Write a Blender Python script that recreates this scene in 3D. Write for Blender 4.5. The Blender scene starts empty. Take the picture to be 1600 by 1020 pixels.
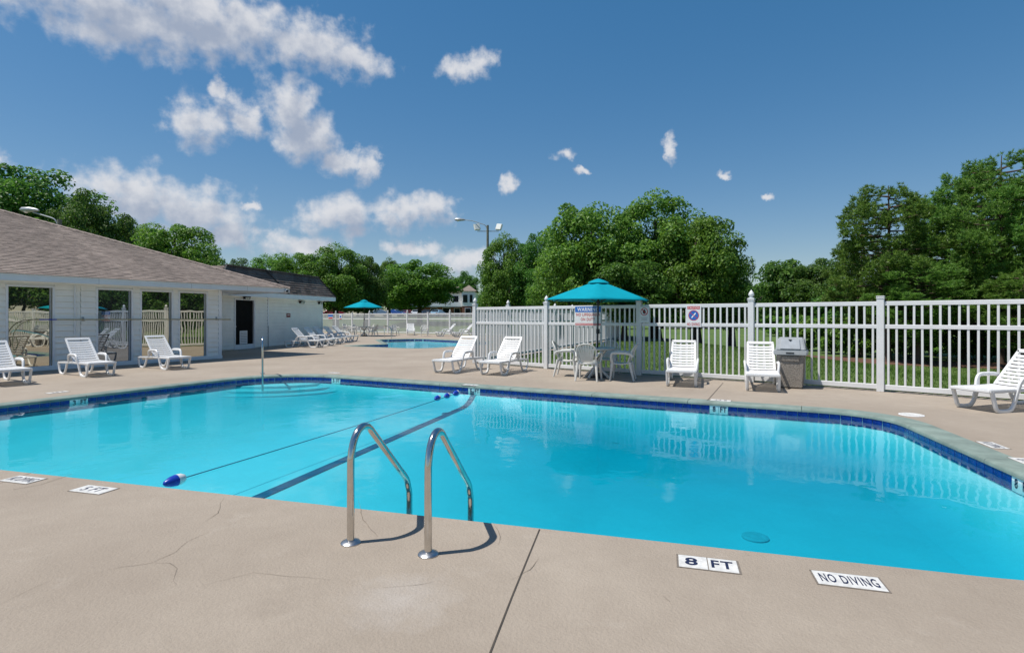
import bpy, bmesh, math, random
from mathutils import Vector, Matrix, noise
random.seed(11)
sc = bpy.context.scene
COL = sc.collection
R = math.radians

# ---------------------------------------------------------------- camera
F, H, HY = 850.0, 1.5, 495.0          # focal length in photo pixels, eye height, horizon row (photo is 1600 x 1020)
cam = bpy.data.cameras.new('camera'); cam_o = bpy.data.objects.new('camera', cam); COL.objects.link(cam_o)
cam_o.location = (0, 0, H); cam_o.rotation_euler = (R(90), 0, 0)
cam.sensor_fit = 'HORIZONTAL'; cam.sensor_width = 36; cam.lens = F / 1600 * 36
cam.shift_y = -(510 - HY) / 1600; cam.clip_end = 4000; cam.clip_start = .05
sc.camera = cam_o

# ---------------------------------------------------------------- sky, sun, exposure
SUN_EL = R(64)
SUN_AZ = Vector((-.97, -.243, 0)).normalized()
SUN_DIR = Vector((SUN_AZ.x * math.cos(SUN_EL), SUN_AZ.y * math.cos(SUN_EL), math.sin(SUN_EL)))
world = bpy.data.worlds.new('World'); sc.world = world; world.use_nodes = True
sun = bpy.data.lights.new('sun', 'SUN'); sun.energy = 4.1; sun.angle = R(.53); sun.color = (1, .955, .89)
sun_o = bpy.data.objects.new('sun', sun); COL.objects.link(sun_o)
sun_o.rotation_euler = SUN_DIR.to_track_quat('Z', 'Y').to_euler(); sun_o.location = (-20, -5, 40)
sc.view_settings.view_transform = 'Standard'; sc.view_settings.look = 'None'
sc.view_settings.exposure = .38; sc.view_settings.gamma = 1
sc.cycles.use_denoising = True
sc.cycles.max_bounces = 8; sc.cycles.transparent_max_bounces = 12; sc.cycles.volume_bounces = 0
sc.cycles.diffuse_bounces = 4; sc.cycles.glossy_bounces = 4


def build_sky():
    nt = world.node_tree; N = nt.nodes; L = nt.links
    bg = N['Background']; bg.inputs[1].default_value = .088
    sky = N.new('ShaderNodeTexSky'); sky.sky_type = 'NISHITA'; sky.sun_disc = False
    sky.sun_elevation = SUN_EL; sky.sun_rotation = math.atan2(SUN_AZ.x, SUN_AZ.y)
    sky.air_density = 1.0; sky.dust_density = .5; sky.ozone_density = 3.0; sky.altitude = 200
    # cloud cover as a function of compass bearing and elevation
    g = bpy.data.node_groups.new('cloud_cover', 'ShaderNodeTree')
    g.interface.new_socket('dir', in_out='INPUT', socket_type='NodeSocketVector')
    g.interface.new_socket('shift', in_out='INPUT', socket_type='NodeSocketVector')
    g.interface.new_socket('cover', in_out='OUTPUT', socket_type='NodeSocketFloat')
    gn, gl = g.nodes, g.links
    gi = gn.new('NodeGroupInput'); go = gn.new('NodeGroupOutput')
    def m(op, a, b=None, c=None):
        n = gn.new('ShaderNodeMath'); n.operation = op
        for i, x in enumerate((a, b, c)):
            if x is None: continue
            if isinstance(x, (int, float)): n.inputs[i].default_value = x
            else: gl.new(x, n.inputs[i])
        return n.outputs[0]
    sp = gn.new('ShaderNodeSeparateXYZ'); gl.new(gi.outputs[0], sp.inputs[0])
    az = m('ARCTAN2', sp.outputs[0], sp.outputs[1])
    el = m('ARCSINE', sp.outputs[2])
    cb = gn.new('ShaderNodeCombineXYZ'); gl.new(az, cb.inputs[0]); gl.new(el, cb.inputs[1])
    ad = gn.new('ShaderNodeVectorMath'); ad.operation = 'ADD'; gl.new(cb.outputs[0], ad.inputs[0]); gl.new(gi.outputs[1], ad.inputs[1])
    # domain warp for ragged outlines
    nz = gn.new('ShaderNodeTexNoise'); nz.inputs['Scale'].default_value = 9; nz.inputs['Detail'].default_value = 7
    nz.inputs['Roughness'].default_value = .62; gl.new(ad.outputs[0], nz.inputs['Vector'])
    cen = gn.new('ShaderNodeVectorMath'); cen.operation = 'MULTIPLY_ADD'; gl.new(nz.outputs['Color'], cen.inputs[0])
    cen.inputs[1].default_value = (.12, .085, 0); cen.inputs[2].default_value = (-.06, -.0425, 0)
    wp = gn.new('ShaderNodeVectorMath'); wp.operation = 'ADD'; gl.new(ad.outputs[0], wp.inputs[0]); gl.new(cen.outputs[0], wp.inputs[1])
    blobs = [(170, 8, 175, 62), (330, 40, 120, 42), (470, 62, 95, 40), (540, 92, 62, 30), (300, 5, 160, 40),
             (316, 186, 52, 38), (386, 182, 27, 28), (450, 178, 42, 52), (480, 215, 48, 34), (535, 246, 40, 20), (577, 252, 16, 28),
             (732, 103, 38, 19), (225, 305, 105, 42), (300, 335, 85, 42), (358, 365, 40, 26), (540, 338, 72, 30),
             (628, 335, 34, 28), (672, 326, 34, 28), (470, 378, 55, 20), (728, 412, 36, 20), (642, 390, 42, 9),
             (883, 240, 18, 9), (1042, 238, 11, 20), (790, 290, 13, 13), (1133, 278, 11, 5), (1202, 304, 13, 5),
             (915, 262, 12, 5), (-30, 262, 45, 22), (-220, 120, 160, 60), (380, 325, 22, 7), (354, 132, 16, 16)]
    mn = None
    for (px, py, rx, ry) in blobs:
        def ae(x, y):
            v = Vector(((x - 800) / F, 1, (HY - y) / F)).normalized()
            return math.atan2(v.x, v.y), math.asin(v.z)
        a0, e0 = ae(px, py); sa = abs(ae(px + rx, py)[0] - ae(px - rx, py)[0]) / 2; se = abs(ae(px, py + ry)[1] - ae(px, py - ry)[1]) / 2
        sa *= 1.28; se *= 1.28
        v = gn.new('ShaderNodeVectorMath'); v.operation = 'MULTIPLY_ADD'; gl.new(wp.outputs[0], v.inputs[0])
        v.inputs[1].default_value = (1 / sa, 1 / se, 0); v.inputs[2].default_value = (-a0 / sa, -e0 / se, 0)
        ln = gn.new('ShaderNodeVectorMath'); ln.operation = 'LENGTH'; gl.new(v.outputs[0], ln.inputs[0])
        mn = ln.outputs['Value'] if mn is None else m('SMOOTH_MIN', mn, ln.outputs['Value'], .12)
    cov = m('SUBTRACT', 1.0, mn)
    cov = m('MAXIMUM', cov, -1.0)
    # the same kind of cloud for the bearings beyond the ones in the picture
    n2 = gn.new('ShaderNodeTexNoise'); n2.inputs['Scale'].default_value = 3.2; n2.inputs['Detail'].default_value = 3
    gl.new(wp.outputs[0], n2.inputs['Vector'])
    rest = m('MULTIPLY_ADD', n2.outputs['Fac'], 5.0, -3.05)
    side = m('MULTIPLY_ADD', m('ABSOLUTE', az), 4.0, -3.9)
    rest = m('MINIMUM', rest, side)
    cov = m('MAXIMUM', cov, rest)
    n3 = gn.new('ShaderNodeTexNoise'); n3.inputs['Scale'].default_value = 30; n3.inputs['Detail'].default_value = 8
    n3.inputs['Roughness'].default_value = .53; gl.new(ad.outputs[0], n3.inputs['Vector'])
    cov = m('ADD', cov, m('MULTIPLY_ADD', n3.outputs['Fac'], 1.8, -.9))
    gl.new(cov, go.inputs[0])
    tc = N.new('ShaderNodeTexCoord')
    def inst(shift):
        n = N.new('ShaderNodeGroup'); n.node_tree = g; L.new(tc.outputs['Generated'], n.inputs[0]); n.inputs[1].default_value = shift
        return n.outputs[0]
    c0 = inst((0, 0, 0)); c1 = inst((-.012, .030, 0))
    def wm(op, a, b=None, c=None, clamp=False):
        n = N.new('ShaderNodeMath'); n.operation = op; n.use_clamp = clamp
        for i, x in enumerate((a, b, c)):
            if x is None: continue
            if isinstance(x, (int, float)): n.inputs[i].default_value = x
            else: L.new(x, n.inputs[i])
        return n.outputs[0]
    def sstep(v, lo, hi, a=0., b=1.):
        n = N.new('ShaderNodeMapRange'); n.interpolation_type = 'SMOOTHSTEP'; L.new(v, n.inputs[0])
        for i, x in zip((1, 2, 3, 4), (lo, hi, a, b)): n.inputs[i].default_value = x
        return n.outputs[0]
    alpha = sstep(c0, -.10, .75, 0., .95)
    lit = sstep(c1, -.2, 1.0, 1., 0.)
    mix = N.new('ShaderNodeMix'); mix.data_type = 'RGBA'; L.new(lit, mix.inputs[0])
    mix.inputs[6].default_value = (3.1, 3.6, 4.6, 1); mix.inputs[7].default_value = (6.3, 6.4, 6.7, 1)
    fin = N.new('ShaderNodeMix'); fin.data_type = 'RGBA'; L.new(alpha, fin.inputs[0])
    hs = N.new('ShaderNodeHueSaturation'); hs.inputs['Saturation'].default_value = 1.32; hs.inputs['Value'].default_value = 1.0
    ga = N.new('ShaderNodeGamma'); ga.inputs[1].default_value = .66; vm = N.new('ShaderNodeVectorMath'); vm.operation = 'SCALE'; vm.inputs['Scale'].default_value = 1.50
    L.new(sky.outputs[0], hs.inputs['Color']); L.new(hs.outputs[0], ga.inputs[0]); L.new(ga.outputs[0], vm.inputs[0]); h2 = N.new('ShaderNodeHueSaturation'); h2.inputs['Hue'].default_value = .505; h2.inputs['Saturation'].default_value = 1.11; h2.inputs['Value'].default_value = 1.02; L.new(vm.outputs[0], h2.inputs['Color']); L.new(h2.outputs[0], fin.inputs[6]); L.new(mix.outputs[2], fin.inputs[7])
    L.new(fin.outputs[2], bg.inputs[0])
    world.cycles.sampling_method = 'MANUAL'; world.cycles.sample_map_resolution = 512


build_sky()

# ---------------------------------------------------------------- helpers


def gp(px, py, z=0.0):
    """photo pixel -> point on the level plane z"""
    d = F * (H - z) / (py - HY)
    return Vector(((px - 800) / F * d, d, z))


def sm(t):
    t = max(0., min(1., t)); return t * t * (3 - 2 * t)


def tz(x, y):
    z = -.03
    z -= 1.2 * sm((x - 9) / 13) * sm((y - 6) / 8)
    z += 1.45 * sm((y - 52) / 40) * sm((8 - x) / 16)
    if y > 55: z += .25 * noise.noise(Vector((x * .03, y * .03, 0)))
    return z


def mat(name, col, rough=.6, var=0., vscale=5., bump=0., bscale=60., metal=0., spec=.5, col2=None, detail=4, coat=0., island=0., bdist=.02):
    """principled surface with noise-driven colour variation and relief"""
    m = bpy.data.materials.new(name); m.use_nodes = True
    nt = m.node_tree; N = nt.nodes; L = nt.links; b = N['Principled BSDF']
    b.inputs['Roughness'].default_value = rough; b.inputs['Metallic'].default_value = metal
    b.inputs['Specular IOR Level'].default_value = spec
    if coat: b.inputs['Coat Weight'].default_value = coat
    tc = N.new('ShaderNodeTexCoord')
    c2 = col2 or tuple(max(0, min(1, c * (1 - var))) for c in col)
    c1 = col if col2 else tuple(max(0, min(1, c * (1 + var * .6))) for c in col)
    nz = N.new('ShaderNodeTexNoise'); nz.inputs['Scale'].default_value = vscale; nz.inputs['Detail'].default_value = detail
    nz.inputs['Roughness'].default_value = .62; L.new(tc.outputs['Object'], nz.inputs['Vector'])
    mp = N.new('ShaderNodeMapRange'); L.new(nz.outputs['Fac'], mp.inputs[0]); mp.inputs[1].default_value = .3; mp.inputs[2].default_value = .7
    mx = N.new('ShaderNodeMix'); mx.data_type = 'RGBA'; L.new(mp.outputs[0], mx.inputs[0])
    mx.inputs[6].default_value = (*c2, 1); mx.inputs[7].default_value = (*c1, 1)
    out = mx.outputs[2]
    if island:
        ge = N.new('ShaderNodeNewGeometry'); hs = N.new('ShaderNodeHueSaturation')
        mr = N.new('ShaderNodeMapRange'); L.new(ge.outputs['Random Per Island'], mr.inputs[0])
        mr.inputs[3].default_value = 1 - island; mr.inputs[4].default_value = 1 + island
        L.new(mr.outputs[0], hs.inputs['Value']); L.new(out, hs.inputs['Color']); out = hs.outputs[0]
    L.new(out, b.inputs['Base Color'])
    if bump:
        bn = N.new('ShaderNodeTexNoise'); bn.inputs['Scale'].default_value = bscale; bn.inputs['Detail'].default_value = 3
        L.new(tc.outputs['Object'], bn.inputs['Vector'])
        bp = N.new('ShaderNodeBump'); bp.inputs['Strength'].default_value = bump; bp.inputs['Distance'].default_value = bdist
        L.new(bn.outputs['Fac'], bp.inputs['Height']); L.new(bp.outputs[0], b.inputs['Normal'])
    return m


class MB:
    def __init__(s): s.v = []; s.f = []

    def add(s, verts, faces, M=None):
        n = len(s.v)
        s.v += [tuple(M @ Vector(p)) if M else tuple(p) for p in verts]
        s.f += [tuple(i + n for i in q) for q in faces]
        return s

    def box(s, x0, x1, y0, y1, z0, z1, M=None):
        v = [(x0, y0, z0), (x1, y0, z0), (x1, y1, z0), (x0, y1, z0), (x0, y0, z1), (x1, y0, z1), (x1, y1, z1), (x0, y1, z1)]
        return s.add(v, [(3, 2, 1, 0), (4, 5, 6, 7), (0, 1, 5, 4), (1, 2, 6, 5), (2, 3, 7, 6), (3, 0, 4, 7)], M)

    def bar(s, p, q, w, h, up=(0, 0, 1)):
        p, q = Vector(p), Vector(q); d = (q - p); L = d.length; d.normalize()
        up = Vector(up)
        if abs(d.dot(up)) > .98: up = Vector((1, 0, 0))
        y = up.cross(d).normalized(); z = d.cross(y)
        M = Matrix((( d.x, y.x, z.x, p.x), (d.y, y.y, z.y, p.y), (d.z, y.z, z.z, p.z), (0, 0, 0, 1)))
        return s.box(0, L, -w / 2, w / 2, -h / 2, h / 2, M)

    def tube(s, pts, r, n=8, caps=True, sx=1., M=None):
        pts = [Vector(p) for p in pts]; rs = r if isinstance(r, (list, tuple)) else [r] * len(pts)
        t0 = (pts[1] - pts[0]).normalized()
        a = Vector((0, 0, 1)) if abs(t0.z) < .9 else Vector((0, 1, 0))
        u = a.cross(t0).normalized(); V = []; Fc = []
        for i, p in enumerate(pts):
            t = (pts[min(i + 1, len(pts) - 1)] - pts[max(i - 1, 0)])
            if t.length < 1e-9: t = t0.copy()
            t.normalize(); u = (u - t * u.dot(t)).normalized(); w = t.cross(u)
            for k in range(n):
                an = 2 * math.pi * k / n
                V.append(p + (u * math.cos(an) * sx + w * math.sin(an)) * rs[i])
        for i in range(len(pts) - 1):
            for k in range(n):
                k2 = (k + 1) % n
                Fc.append((i * n + k, i * n + k2, (i + 1) * n + k2, (i + 1) * n + k))
        if caps:
            Fc.append(tuple(range(n - 1, -1, -1))); b = (len(pts) - 1) * n; Fc.append(tuple(range(b, b + n)))
        return s.add(V, Fc, M)

    def lathe(s, prof, n=14, o=(0, 0, 0), M=None):
        V = []; Fc = []; o = Vector(o)
        for (r, z) in prof:
            for k in range(n):
                a = 2 * math.pi * k / n
                V.append(o + Vector((r * math.cos(a), r * math.sin(a), z)))
        for i in range(len(prof) - 1):
            for k in range(n):
                k2 = (k + 1) % n
                Fc.append((i * n + k, i * n + k2, (i + 1) * n + k2, (i + 1) * n + k))
        Fc.append(tuple(range(n - 1, -1, -1))); b = (len(prof) - 1) * n; Fc.append(tuple(range(b, b + n)))
        return s.add(V, Fc, M)

    def prism(s, poly, z0, z1, M=None):
        n = len(poly)
        V = [(x, y, z0) for x, y in poly] + [(x, y, z1) for x, y in poly]
        Fc = [tuple(range(n - 1, -1, -1)), tuple(range(n, 2 * n))] + [(i, (i + 1) % n, n + (i + 1) % n, n + i) for i in range(n)]
        return s.add(V, Fc, M)

    def mesh(s, name, m, smooth=False, bevel=0., seg=2):
        me = bpy.data.meshes.new(name); me.from_pydata(s.v, [], s.f)
        bm = bmesh.new(); bm.from_mesh(me)
        bmesh.ops.recalc_face_normals(bm, faces=bm.faces)
        if bevel:
            es = [e for e in bm.edges if len(e.link_faces) == 2 and e.calc_face_angle(0) > .5]
            bmesh.ops.bevel(bm, geom=es, offset=bevel, segments=seg, affect='EDGES', clamp_overlap=True)
        if smooth:
            for f in bm.faces: f.smooth = True
            for e in bm.edges:
                if len(e.link_faces) == 2 and e.calc_face_angle(0) > .75: e.smooth = False
        bm.to_mesh(me); bm.free()
        if m: me.materials.append(m)
        return me

    def build(s, name, m, parent=None, smooth=False, bevel=0., seg=2):
        return link(name, s.mesh(name, m, smooth, bevel, seg), parent)


def link(name, me, parent=None):
    o = bpy.data.objects.new(name, me); COL.objects.link(o)
    if parent: o.parent = parent
    return o


def empty(name, label, cat, loc=(0, 0, 0), rz=0., group=None):
    o = bpy.data.objects.new(name, None); COL.objects.link(o); o.empty_display_size = .2
    o.location = loc; o.rotation_euler = (0, 0, rz)
    return tag(o, label, cat, group)


def tag(o, label, cat, group=None):
    o['label'] = label; o['category'] = cat
    if group: o['group'] = group
    return o


def struct(o, label, cat):
    o['kind'] = 'structure'; o['label'] = label; o['category'] = cat; return o


def dup(root, loc, rz, label=None, group=None, scale=None):
    def cp(o, par):
        c = o.copy(); COL.objects.link(c); c.parent = par
        for ch in o.children: cp(ch, c)
        return c
    r = cp(root, None); r.location = loc; r.rotation_euler = (0, 0, rz)
    if label: r['label'] = label
    if group: r['group'] = group
    if scale: r.scale = (scale,) * 3 if isinstance(scale, (int, float)) else scale
    return r


def text_mesh(s, h, m, w=None, bold=.0, name='lettering'):
    """flat lettering, cap height h, centred on the origin in the xy plane; squeezed to width w"""
    c = bpy.data.curves.new(name, 'FONT'); c.body = s; c.size = 1; c.offset = bold; c.space_character = 1.14; c.resolution_u = 3
    o = bpy.data.objects.new(name, c); COL.objects.link(o)
    bpy.context.view_layer.update()
    me = bpy.data.meshes.new_from_object(o.evaluated_get(bpy.context.evaluated_depsgraph_get()))
    bpy.data.objects.remove(o); bpy.data.curves.remove(c)
    xs = [v.co.x for v in me.vertices]; ys = [v.co.y for v in me.vertices]
    x0, x1, y0, y1 = min(xs), max(xs), min(ys), max(ys)
    ky = h / (y1 - y0); kx = (w / (x1 - x0)) if w else ky
    for v in me.vertices: v.co = ((v.co.x - (x0 + x1) / 2) * kx, (v.co.y - (y0 + y1) / 2) * ky, 0)
    me.materials.clear(); me.materials.append(m); me.name = name
    return me


def arc(cx, cy, r, a0, a1, n):
    return [(cx + r * math.cos(a0 + (a1 - a0) * i / n), cy + r * math.sin(a0 + (a1 - a0) * i / n)) for i in range(n + 1)]


def fillet(poly, rad, n=12):
    out = []
    for i, p in enumerate(poly):
        p = Vector(p); a = Vector(poly[i - 1]); b = Vector(poly[(i + 1) % len(poly)]); r = rad[i]
        if r <= 0: out.append(p); continue
        da, db = (a - p).normalized(), (b - p).normalized(); th = da.angle(db)
        t = r / math.tan(th / 2); c = p + (da + db).normalized() * (r / math.sin(th / 2))
        s, e = p + da * t, p + db * t
        v0, v1 = s - c, e - c; an = v0.angle_signed(v1)
        a0 = math.atan2(v0.y, v0.x)
        for k in range(n + 1):
            q = a0 - an * k / n
            out.append(c + Vector((math.cos(q), math.sin(q))) * r)
    return out


def offset(poly, d):
    """offset a counter-clockwise closed outline outwards by d"""
    n = len(poly); out = []
    for i in range(n):
        a, p, b = poly[i - 1], poly[i], poly[(i + 1) % n]
        d1 = (p - a).normalized(); d2 = (b - p).normalized()
        n1 = Vector((d1.y, -d1.x)); n2 = Vector((d2.y, -d2.x)); k = (n1 + n2)
        if k.length < 1e-6: k = n1
        k.normalize(); out.append(p + k * (d / max(.4, k.dot(n1))))
    return out


def inside(p, poly):
    c = False; n = len(poly)
    for i in range(n):
        a, b = poly[i], poly[i - 1]
        if (a[1] > p[1]) != (b[1] > p[1]) and p[0] < (b[0] - a[0]) * (p[1] - a[1]) / (b[1] - a[1]) + a[0]: c = not c
    return c


def walk(poly, step, start=0.):
    """points and tangents every step along a closed outline"""
    out = []; n = len(poly); dist = 0.; nxt = start
    for i in range(n):
        a, b = poly[i], poly[(i + 1) % n]; L = (b - a).length
        while nxt < dist + L:
            t = (nxt - dist) / L; out.append((a.lerp(b, t), (b - a).normalized(), nxt)); nxt += step
        dist += L
    return out


# ---------------------------------------------------------------- materials
def deck_material():
    m = bpy.data.materials.new('sprayed_concrete'); m.use_nodes = True
    nt = m.node_tree; N = nt.nodes; L = nt.links; b = N['Principled BSDF']
    b.inputs['Roughness'].default_value = .82; b.inputs['Specular IOR Level'].default_value = .3
    tc = N.new('ShaderNodeTexCoord')
    def nz(s, d=5, r=.6):
        n = N.new('ShaderNodeTexNoise'); n.inputs['Scale'].default_value = s; n.inputs['Detail'].default_value = d
        n.inputs['Roughness'].default_value = r; L.new(tc.outputs['Object'], n.inputs['Vector']); return n.outputs['Fac']
    def mr(v, a, c, lo, hi):
        n = N.new('ShaderNodeMapRange'); L.new(v, n.inputs[0])
        for i, x in zip((1, 2, 3, 4), (a, c, lo, hi)): n.inputs[i].default_value = x
        return n.outputs[0]
    def mix(f, a, c):
        n = N.new('ShaderNodeMix'); n.data_type = 'RGBA'; L.new(f, n.inputs[0])
        for i, x in zip((6, 7), (a, c)):
            if isinstance(x, tuple): n.inputs[i].default_value = (*x, 1)
            else: L.new(x, n.inputs[i])
        return n.outputs[2]
    c = mix(mr(nz(.45, 6), .32, .68, 0, 1), (.285, .237, .188), (.365, .310, .250))
    c = mix(mr(nz(5, 6, .7), .4, .75, 0, .35), c, (.25, .206, .162))
    c = mix(mr(nz(1.3, 7, .72), .55, .72, 0, .38), c, (.22, .180, .142))
    c = mix(mr(nz(2.1, 5, .7), .60, .75, 0, .30), c, (.45, .40, .34))
    c = mix(mr(nz(95, 3, .7), .55, .8, 0, .45), c, (.155, .125, .097))
    c = mix(mr(nz(55, 2, .6), .62, .8, 0, .35), c, (.44, .38, .32))
    # the pale worn patch in front of the ladder
    d = N.new('ShaderNodeVectorMath'); d.operation = 'DISTANCE'; L.new(tc.outputs['Object'], d.inputs[0])
    p = gp(625, 935); d.inputs[1].default_value = (p.x, p.y, 0)
    ad = N.new('ShaderNodeMath'); ad.operation = 'MULTIPLY_ADD'; L.new(nz(7, 6, .7), ad.inputs[0]); ad.inputs[1].default_value = .55
    L.new(d.outputs['Value'], ad.inputs[2])
    c = mix(mr(ad.outputs[0], .22, .62, .5, 0), c, (.43, .40, .37))
    L.new(c, b.inputs['Base Color'])
    vo = N.new('ShaderNodeTexVoronoi'); vo.feature = 'SMOOTH_F1'; vo.inputs['Scale'].default_value = 60; L.new(tc.outputs['Object'], vo.inputs['Vector'])
    hs = N.new('ShaderNodeMath'); hs.operation = 'MULTIPLY_ADD'; L.new(nz(130, 4, .65), hs.inputs[0]); hs.inputs[1].default_value = 1.4
    L.new(mr(vo.outputs['Distance'], .2, .6, 0, .5), hs.inputs[2])
    bp = N.new('ShaderNodeBump'); bp.inputs['Strength'].default_value = .5; bp.inputs['Distance'].default_value = .006
    L.new(hs.outputs[0], bp.inputs['Height']); L.new(bp.outputs[0], b.inputs['Normal'])
    return m


M = {}
M['deck'] = deck_material()
M['coping'] = mat('water_lit_coping', (.19, .245, .215), .8, .3, 3, .5, 90, bdist=.008)  # grey concrete, with the green light thrown up by the water put into its colour
M['mortar'] = mat('tile_mortar', (.17, .145, .12), .9, .3, 30)
M['joint'] = mat('dark_joint', (.06, .05, .04), .9, .3, 9)
M['crack'] = mat('hairline_crack', (.17, .135, .10), .9, .3, 9)
M['plaster'] = mat('pool_plaster', (.60, .69, .71), .75, .06, 1.2, .2, 8)
M['step'] = mat('pool_step_plaster', (.72, .76, .77), .75, .05, 3)
M['tile_blue'] = mat('cobalt_glazed_tile', (.005, .022, .17), .12, .45, 14, .15, 30, island=.35)
M['tile_white'] = mat('white_glazed_tile', (.74, .76, .76), .25, .06, 12)
M['deck_tile'] = mat('white_deck_tile', (.62, .61, .58), .45, .22, 22)
M['ink'] = mat('navy_lettering', (.012, .016, .05), .5, .3, 20)
M['grout'] = mat('pale_grout', (.45, .55, .58), .8, .1, 20)
M['stripe'] = mat('dark_floor_stripe', (.03, .09, .17), .6, .3, 8)
M['pvc'] = mat('white_vinyl', (.66, .665, .665), .42, .07, 2.2, spec=.45)
M['plastic'] = mat('white_resin', (.70, .70, .695), .38, .05, 3)
M['plastic_old'] = mat('weathered_white_resin', (.60, .59, .555), .45, .12, 5)
M['siding'] = mat('cream_vinyl_siding', (.86, .84, .78), .55, .07, 1.7, .06, 40)
M['trim'] = mat('white_trim', (.77, .78, .79), .5, .05, 3)
M['fascia'] = mat('pale_fascia', (.66, .70, .72), .5, .06, 2)
M['shingle'] = mat('brown_asphalt_shingle', (.255, .205, .175), .9, .3, 4, .6, 140, island=.16, bdist=.01)
M['shingle_dark'] = mat('dark_brown_shingle', (.125, .098, .084), .9, .35, 5, .6, 120, island=.30, bdist=.01)
M['steel'] = mat('polished_steel', (.62, .60, .57), .13, .12, 12, metal=1, bump=.03, bscale=40)
M['steel_dull'] = mat('dull_steel', (.50, .50, .50), .33, .25, 20, metal=1)
M['teal'] = mat('teal_canvas', (.002, .27, .35), .85, .08, 4, .15, 300, bdist=.002, spec=.1)
M['black'] = mat('black_metal', (.012, .014, .016), .4, .3, 10)
M['aggregate'] = mat('exposed_aggregate', (.40, .36, .31), .9, .6, 70, .8, 90, col2=(.12, .105, .09), detail=2)
M['bin_grey'] = mat('grey_plastic', (.36, .38, .39), .5, .12, 8)
M['sign_white'] = mat('white_sign', (.70, .72, .73), .45, .06, 6)
M['sign_blue'] = mat('blue_sign_ink', (.015, .13, .47), .5, .1, 8)
M['sign_red'] = mat('red_sign_ink', (.50, .025, .035), .5, .15, 8)
M['white_ink'] = mat('white_sign_ink', (.8, .8, .8), .5, .05, 8)
M['door'] = mat('black_door_paint', (.006, .006, .006), .7, .3, 4, spec=.1)
M['wood_pole'] = mat('treated_pole_wood', (.155, .16, .12), .85, .35, 9, .4, 40)
M['galv'] = mat('galvanised_metal', (.42, .44, .45), .45, .12, 7, metal=.6)
M['lamp_glass'] = mat('lamp_glass', (.75, .76, .72), .25, .05, 6)
M['pole_yellow'] = mat('yellowed_pole', (.42, .35, .17), .4, .2, 6)
M['bark'] = mat('tree_bark', (.075, .058, .045), .95, .4, 6, .8, 25, bdist=.05)
M['pine_bark'] = mat('pine_bark', (.11, .075, .055), .95, .4, 6, .8, 25, bdist=.05)
M['mulch'] = mat('pine_straw_mulch', (.16, .075, .04), .95, .5, 9, .8, 60, col2=(.05, .03, .018))
M['asphalt'] = mat('asphalt', (.05, .05, .052), .9, .25, 2, .4, 80)
M['brick'] = mat('red_brick', (.26, .105, .07), .9, .3, 8, .3, 30)
M['car_glass'] = mat('car_glass', (.015, .02, .024), .06, .2, 4)
M['tyre'] = mat('tyre_rubber', (.015, .015, .015), .8, .2, 6)
M['rope'] = mat('pool_rope', (.03, .14, .22), .7, .2, 20)
M['float_blue'] = mat('blue_float', (.01, .045, .36), .3, .1, 8)
M['red'] = mat('dark_red_enamel', (.20, .012, .015), .45, .3, 8)


def leaf_material(name, a, b, trans=.35):
    m = bpy.data.materials.new(name); m.use_nodes = True
    nt = m.node_tree; N = nt.nodes; L = nt.links; p = N['Principled BSDF']
    ge = N.new('ShaderNodeNewGeometry'); oi = N.new('ShaderNodeObjectInfo')
    mx = N.new('ShaderNodeMix'); mx.data_type = 'RGBA'; L.new(ge.outputs['Random Per Island'], mx.inputs[0])
    mx.inputs[6].default_value = (*a, 1); mx.inputs[7].default_value = (*b, 1)
    hs = N.new('ShaderNodeHueSaturation'); L.new(mx.outputs[2], hs.inputs['Color'])
    r = N.new('ShaderNodeMapRange'); L.new(oi.outputs['Random'], r.inputs[0]); r.inputs[3].default_value = .485; r.inputs[4].default_value = .51
    L.new(r.outputs[0], hs.inputs['Hue'])
    r2 = N.new('ShaderNodeMapRange'); L.new(oi.outputs['Random'], r2.inputs[0]); r2.inputs[3].default_value = .85; r2.inputs[4].default_value = 1.15
    L.new(r2.outputs[0], hs.inputs['Value'])
    L.new(hs.outputs[0], p.inputs['Base Color']); p.inputs['Roughness'].default_value = .48; p.inputs['Specular IOR Level'].default_value = .38
    t = N.new('ShaderNodeBsdfTranslucent'); L.new(hs.outputs[0], t.inputs[0])
    ms = N.new('ShaderNodeMixShader'); ms.inputs[0].default_value = trans
    L.new(p.outputs[0], ms.inputs[1]); L.new(t.outputs[0], ms.inputs[2]); L.new(ms.outputs[0], N['Material Output'].inputs[0])
    return m


M['leaf'] = leaf_material('broad_leaf', (.038, .140, .018), (.205, .375, .045), .48)
M['leaf_dark'] = leaf_material('dark_leaf', (.026, .105, .018), (.145, .295, .040), .48)
M['needle'] = leaf_material('pine_needle', (.06, .17, .03), (.22, .38, .06), .42)
M['grass'] = leaf_material('grass_blade', (.05, .12, .014), (.13, .21, .03), .3)


def lawn_material():
    m = mat('lawn', (.105, .165, .028), .95, .3, .35, .9, 45, col2=(.05, .105, .016), detail=9, bdist=.05); return m


M['lawn'] = lawn_material()


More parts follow.
